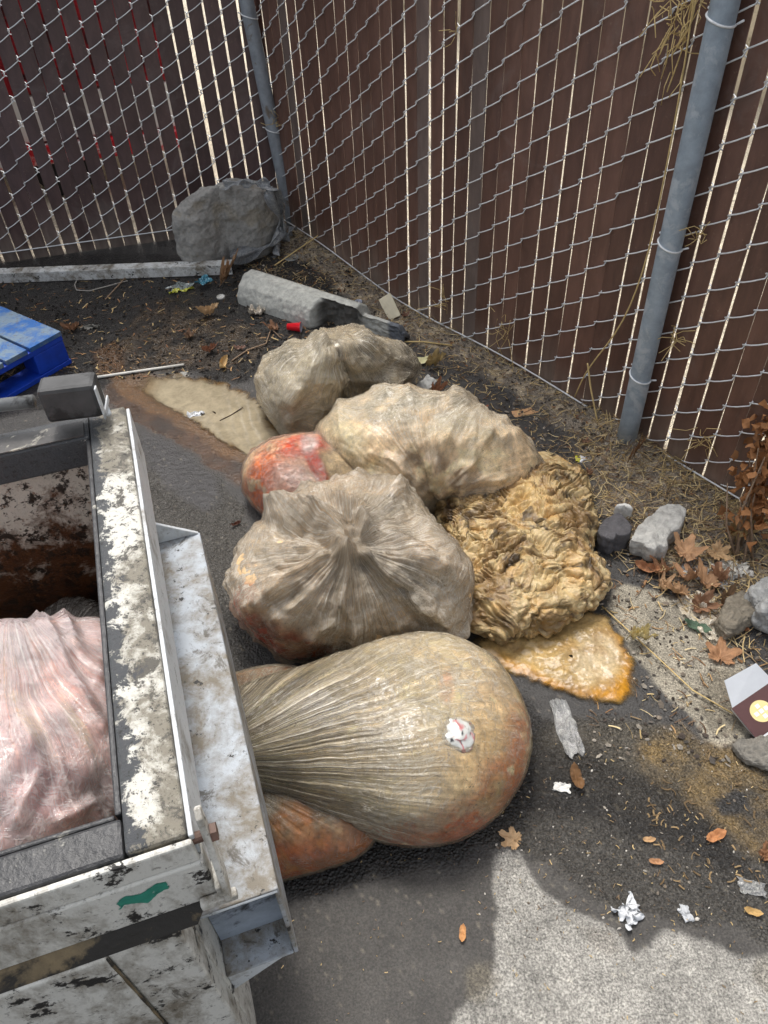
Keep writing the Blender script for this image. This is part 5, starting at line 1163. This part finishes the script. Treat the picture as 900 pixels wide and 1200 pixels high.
# ------------------------------------------------------------------ fine litter (stuff)
def litter():
    V=[];Fs=[];Cc=[]
    def blade(p,a,L,w,c,bend=.2,lift=0.):
        n0=len(V);d=np.array([math.cos(a),math.sin(a),0]);s=np.array([-d[1],d[0],0]);m=4
        for i in range(m):
            t=i/(m-1)-.5;b=bend*L*(t*t)
            pt=p+d*t*L+s*b+e3*(.002+lift*(t+.5)*L+random.uniform(0,.002))
            V.append(pt-s*w/2);V.append(pt+s*w/2+e3*random.uniform(-.001,.001)); Cc.append(c);Cc.append(c)
        for i in range(m-1):Fs.append([n0+2*i,n0+2*i+1,n0+2*i+3,n0+2*i+2])
    def scatter(n,sampler,Lr,wr,cols,lift=.0):
        for _ in range(n):
            p=sampler()
            if p is None: continue
            x,y=p;z=gz(x,y);blade(np.array([x,y,z]),random.uniform(0,6.3),random.uniform(*Lr),random.uniform(*wr),random.choice(cols)*random.uniform(.7,1.15),random.uniform(-.6,.6),random.uniform(0,lift))
    straw=[lin(206,180,130),lin(184,160,112),lin(150,128,96),lin(120,98,76),lin(216,196,150)]
    dark=[lin(96,72,50),lin(150,112,76),lin(70,58,46),lin(176,140,96)]
    def band(u0,u1,b0,b1):
        def f():
            u=random.uniform(u0,u1);b=random.uniform(0,1)**1.4*(b1-b0)+b0;q=FC+fd*u+fn*b;return q
        return f
    scatter(2600,band(0,2.9,.0,.38),(.012,.05),(.0012,.003),straw,.3)
    scatter(1400,band(2.1,3.0,.0,.45),(.02,.08),(.0012,.003),straw,.3)
    scatter(700,band(0,3.0,.0,.5),(.006,.016),(.003,.008),dark+[lin(140,104,80)],.3)
    def boxr(px0,px1,py0,py1):
        def f():
            p=P(random.uniform(px0,px1),random.uniform(py0,py1));return p[:2]
        return f
    scatter(900,boxr(0,420,318,445),(.006,.035),(.0012,.005),dark+straw[:3]+[lin(90,84,78),lin(150,104,70)],.2)
    scatter(200,boxr(560,900,860,1090),(.003,.010),(.0008,.002),straw[:4],.1)
    scatter(110,boxr(330,900,1000,1200),(.002,.007),(.0008,.002),straw[:4],.1)
    scatter(260,boxr(690,900,620,860),(.01,.04),(.001,.0035),straw+dark,.2)
    scatter(90,boxr(760,900,880,1050),(.006,.022),(.001,.004),[lin(110,90,62),lin(150,126,90)],.1)
    o=mk('litter',V,np.array(Fs),M_leaf,None,{'Col':Cc},smooth=False,loc=(0,0,0));tag(o,'straw bits and leaf crumbs strewn over soil and asphalt','litter',None,'stuff')
    # gravel crumbs
    V=[];Fs=[];Cc=[]
    ico=np.array([[0,0,1],[.9,0,.3],[.3,.85,.3],[-.7,.5,.3],[-.7,-.5,.3],[.3,-.85,.3],[0,0,-1]]);fi=[[0,1,2],[0,2,3],[0,3,4],[0,4,5],[0,5,1],[6,2,1],[6,3,2],[6,4,3],[6,5,4],[6,1,5]]
    def crumbs(n,smp,r0,r1,cols):
        for _ in range(n):
            x,y=smp();r=random.uniform(r0,r1)*random.uniform(.4,1);n0=len(V);M=rng.normal(0,.25,(3,3))+np.eye(3);a=random.uniform(0,6.3)
            p=np.array([x,y,gz(x,y)+r*.3]);c=random.choice(cols)*random.uniform(.7,1.2)
            for v in ico: V.append(p+(M@(v*[1,1,.7]))*r);Cc.append(c)
            for f in fi: Fs.append([n0+i for i in f])
    gc=[lin(120,110,98),lin(90,84,78),lin(150,142,130),lin(70,62,56)]
    crumbs(3200,band(0,3.0,.0,.45),.002,.009,gc);crumbs(2200,boxr(0,420,312,445),.002,.010,[lin(44,40,37),lin(66,58,50),lin(34,30,28)])
    crumbs(700,boxr(690,900,600,900),.002,.010,gc);crumbs(400,boxr(560,900,860,1100),.0015,.004,gc+[lin(196,190,180)])
    o=mk('gravel',V,np.array(Fs),M_rock,None,{'Col':Cc},smooth=False,loc=(0,0,0));tag(o,'small soil clods and grit along the fence foot','gravel',None,'stuff')
litter()
# ------------------------------------------------------------------ beyond the left fence
def beyond():
    base=FL-ld*0
    L3=np.array([*(-ld),0]);N3=np.array([*(-ln),0]);o=np.array([*FL,0.])
    q=lambda u,b,z:o+L3*u+N3*b+e3*z
    root=thing('parked_trailer','red trailer with white lower panel and green top, glimpsed through the left fence gaps','trailer',q(-.6,1.2,0))
    Mr=plain_mat('red_panel',lin(150,22,34),.4,12,.5,.1,c2=lin(60,14,18),thr=.5);Mw=plain_mat('white_panel',lin(226,226,222),.5,8,.1,.1);Mg=plain_mat('green_panel',lin(26,92,58),.5,10,.4,.1);Mk=plain_mat('tyre_rubber',lin(34,34,36),.8,30,.2)
    x1=.98
    MB().box(q(-2.6,.7,.52),L3*(x1+2.6),N3*1.6,e3*.62).build('body',Mr,root,bevel=.02)
    MB().box(q(-2.6,.705,.30),L3*(x1+2.55),N3*1.58,e3*.215).build('lower_panel',Mw,root,bevel=.01)
    MB().box(q(-2.6,.69,1.145),L3*(x1+2.5),N3*1.6,e3*.4).build('top_panel',Mg,root,bevel=.02)
    MB().box(q(-2.6,.66,.20),L3*(x1+2.62),N3*.3,e3*.09).build('bumper',plain_mat('red_bumper',lin(196,24,40),.4,9,.3,.1,c2=lin(226,222,220),thr=.5),root,bevel=.01)
    for u in (.3,-1.6):
        MB().tube([q(u,.75,.17),q(u,.95,.17)],.17,24).build('wheel',Mk,root,smooth=False)
    # pale block wall behind the right fence
    r=thing('block_wall','pale block wall beyond the right fence, glimpsed through its gaps','wall',qr(1.,0,-3.))
    MB().box(qr(-4,0,-3.2),fd3*9,-fn3*.2,e3*2.2).build('wall_face',plain_mat('pale_block',lin(196,184,160),.9,7,.35,.3,c2=lin(110,104,80),thr=.55),r)
beyond()
# ------------------------------------------------------------------ camera, light, world
cam=bpy.data.cameras.new('camera');co=bpy.data.objects.new('camera',cam);COL.objects.link(co);sc.camera=co
cam.sensor_fit='HORIZONTAL';cam.sensor_width=36;cam.lens=36;cam.clip_start=.02;cam.clip_end=500
from mathutils import Matrix
m=Matrix(R.tolist()).to_4x4();m.translation=(0,0,H);co.matrix_world=m
SUN_EL,SUN_AZ=66,-12     # azimuth clockwise from +Y (forward-left)
w=bpy.data.worlds.new('World');sc.world=w;w.use_nodes=True;nt=w.node_tree
sky=nt.nodes.new('ShaderNodeTexSky');sky.sky_type='NISHITA';sky.sun_disc=False;sky.sun_elevation=math.radians(SUN_EL);sky.sun_rotation=math.radians(SUN_AZ);sky.air_density=1.;sky.dust_density=4.
hs=nt.nodes.new('ShaderNodeHueSaturation');hs.inputs['Saturation'].default_value=.3
nt.links.new(sky.outputs[0],hs.inputs['Color']);bg=nt.nodes['Background'];nt.links.new(hs.outputs[0],bg.inputs['Color']);bg.inputs['Strength'].default_value=.15
s=bpy.data.lights.new('sun','SUN');s.energy=1.15;s.angle=math.radians(12);s.color=(1,.96,.9);so=bpy.data.objects.new('sun',s);COL.objects.link(so)
el,az=math.radians(SUN_EL),math.radians(SUN_AZ)
from mathutils import Vector
dv=Vector((math.sin(az)*math.cos(el),math.cos(az)*math.cos(el),math.sin(el)));so.rotation_euler=dv.to_track_quat('Z','Y').to_euler()
sc.view_settings.view_transform='Standard';sc.view_settings.look='None';sc.view_settings.exposure=.80;sc.view_settings.gamma=1
sc.cycles.transparent_max_bounces=8;sc.cycles.max_bounces=5;sc.cycles.use_adaptive_sampling=True;sc.cycles.adaptive_threshold=.02
try: sc.cycles.use_denoising=True
except Exception: pass
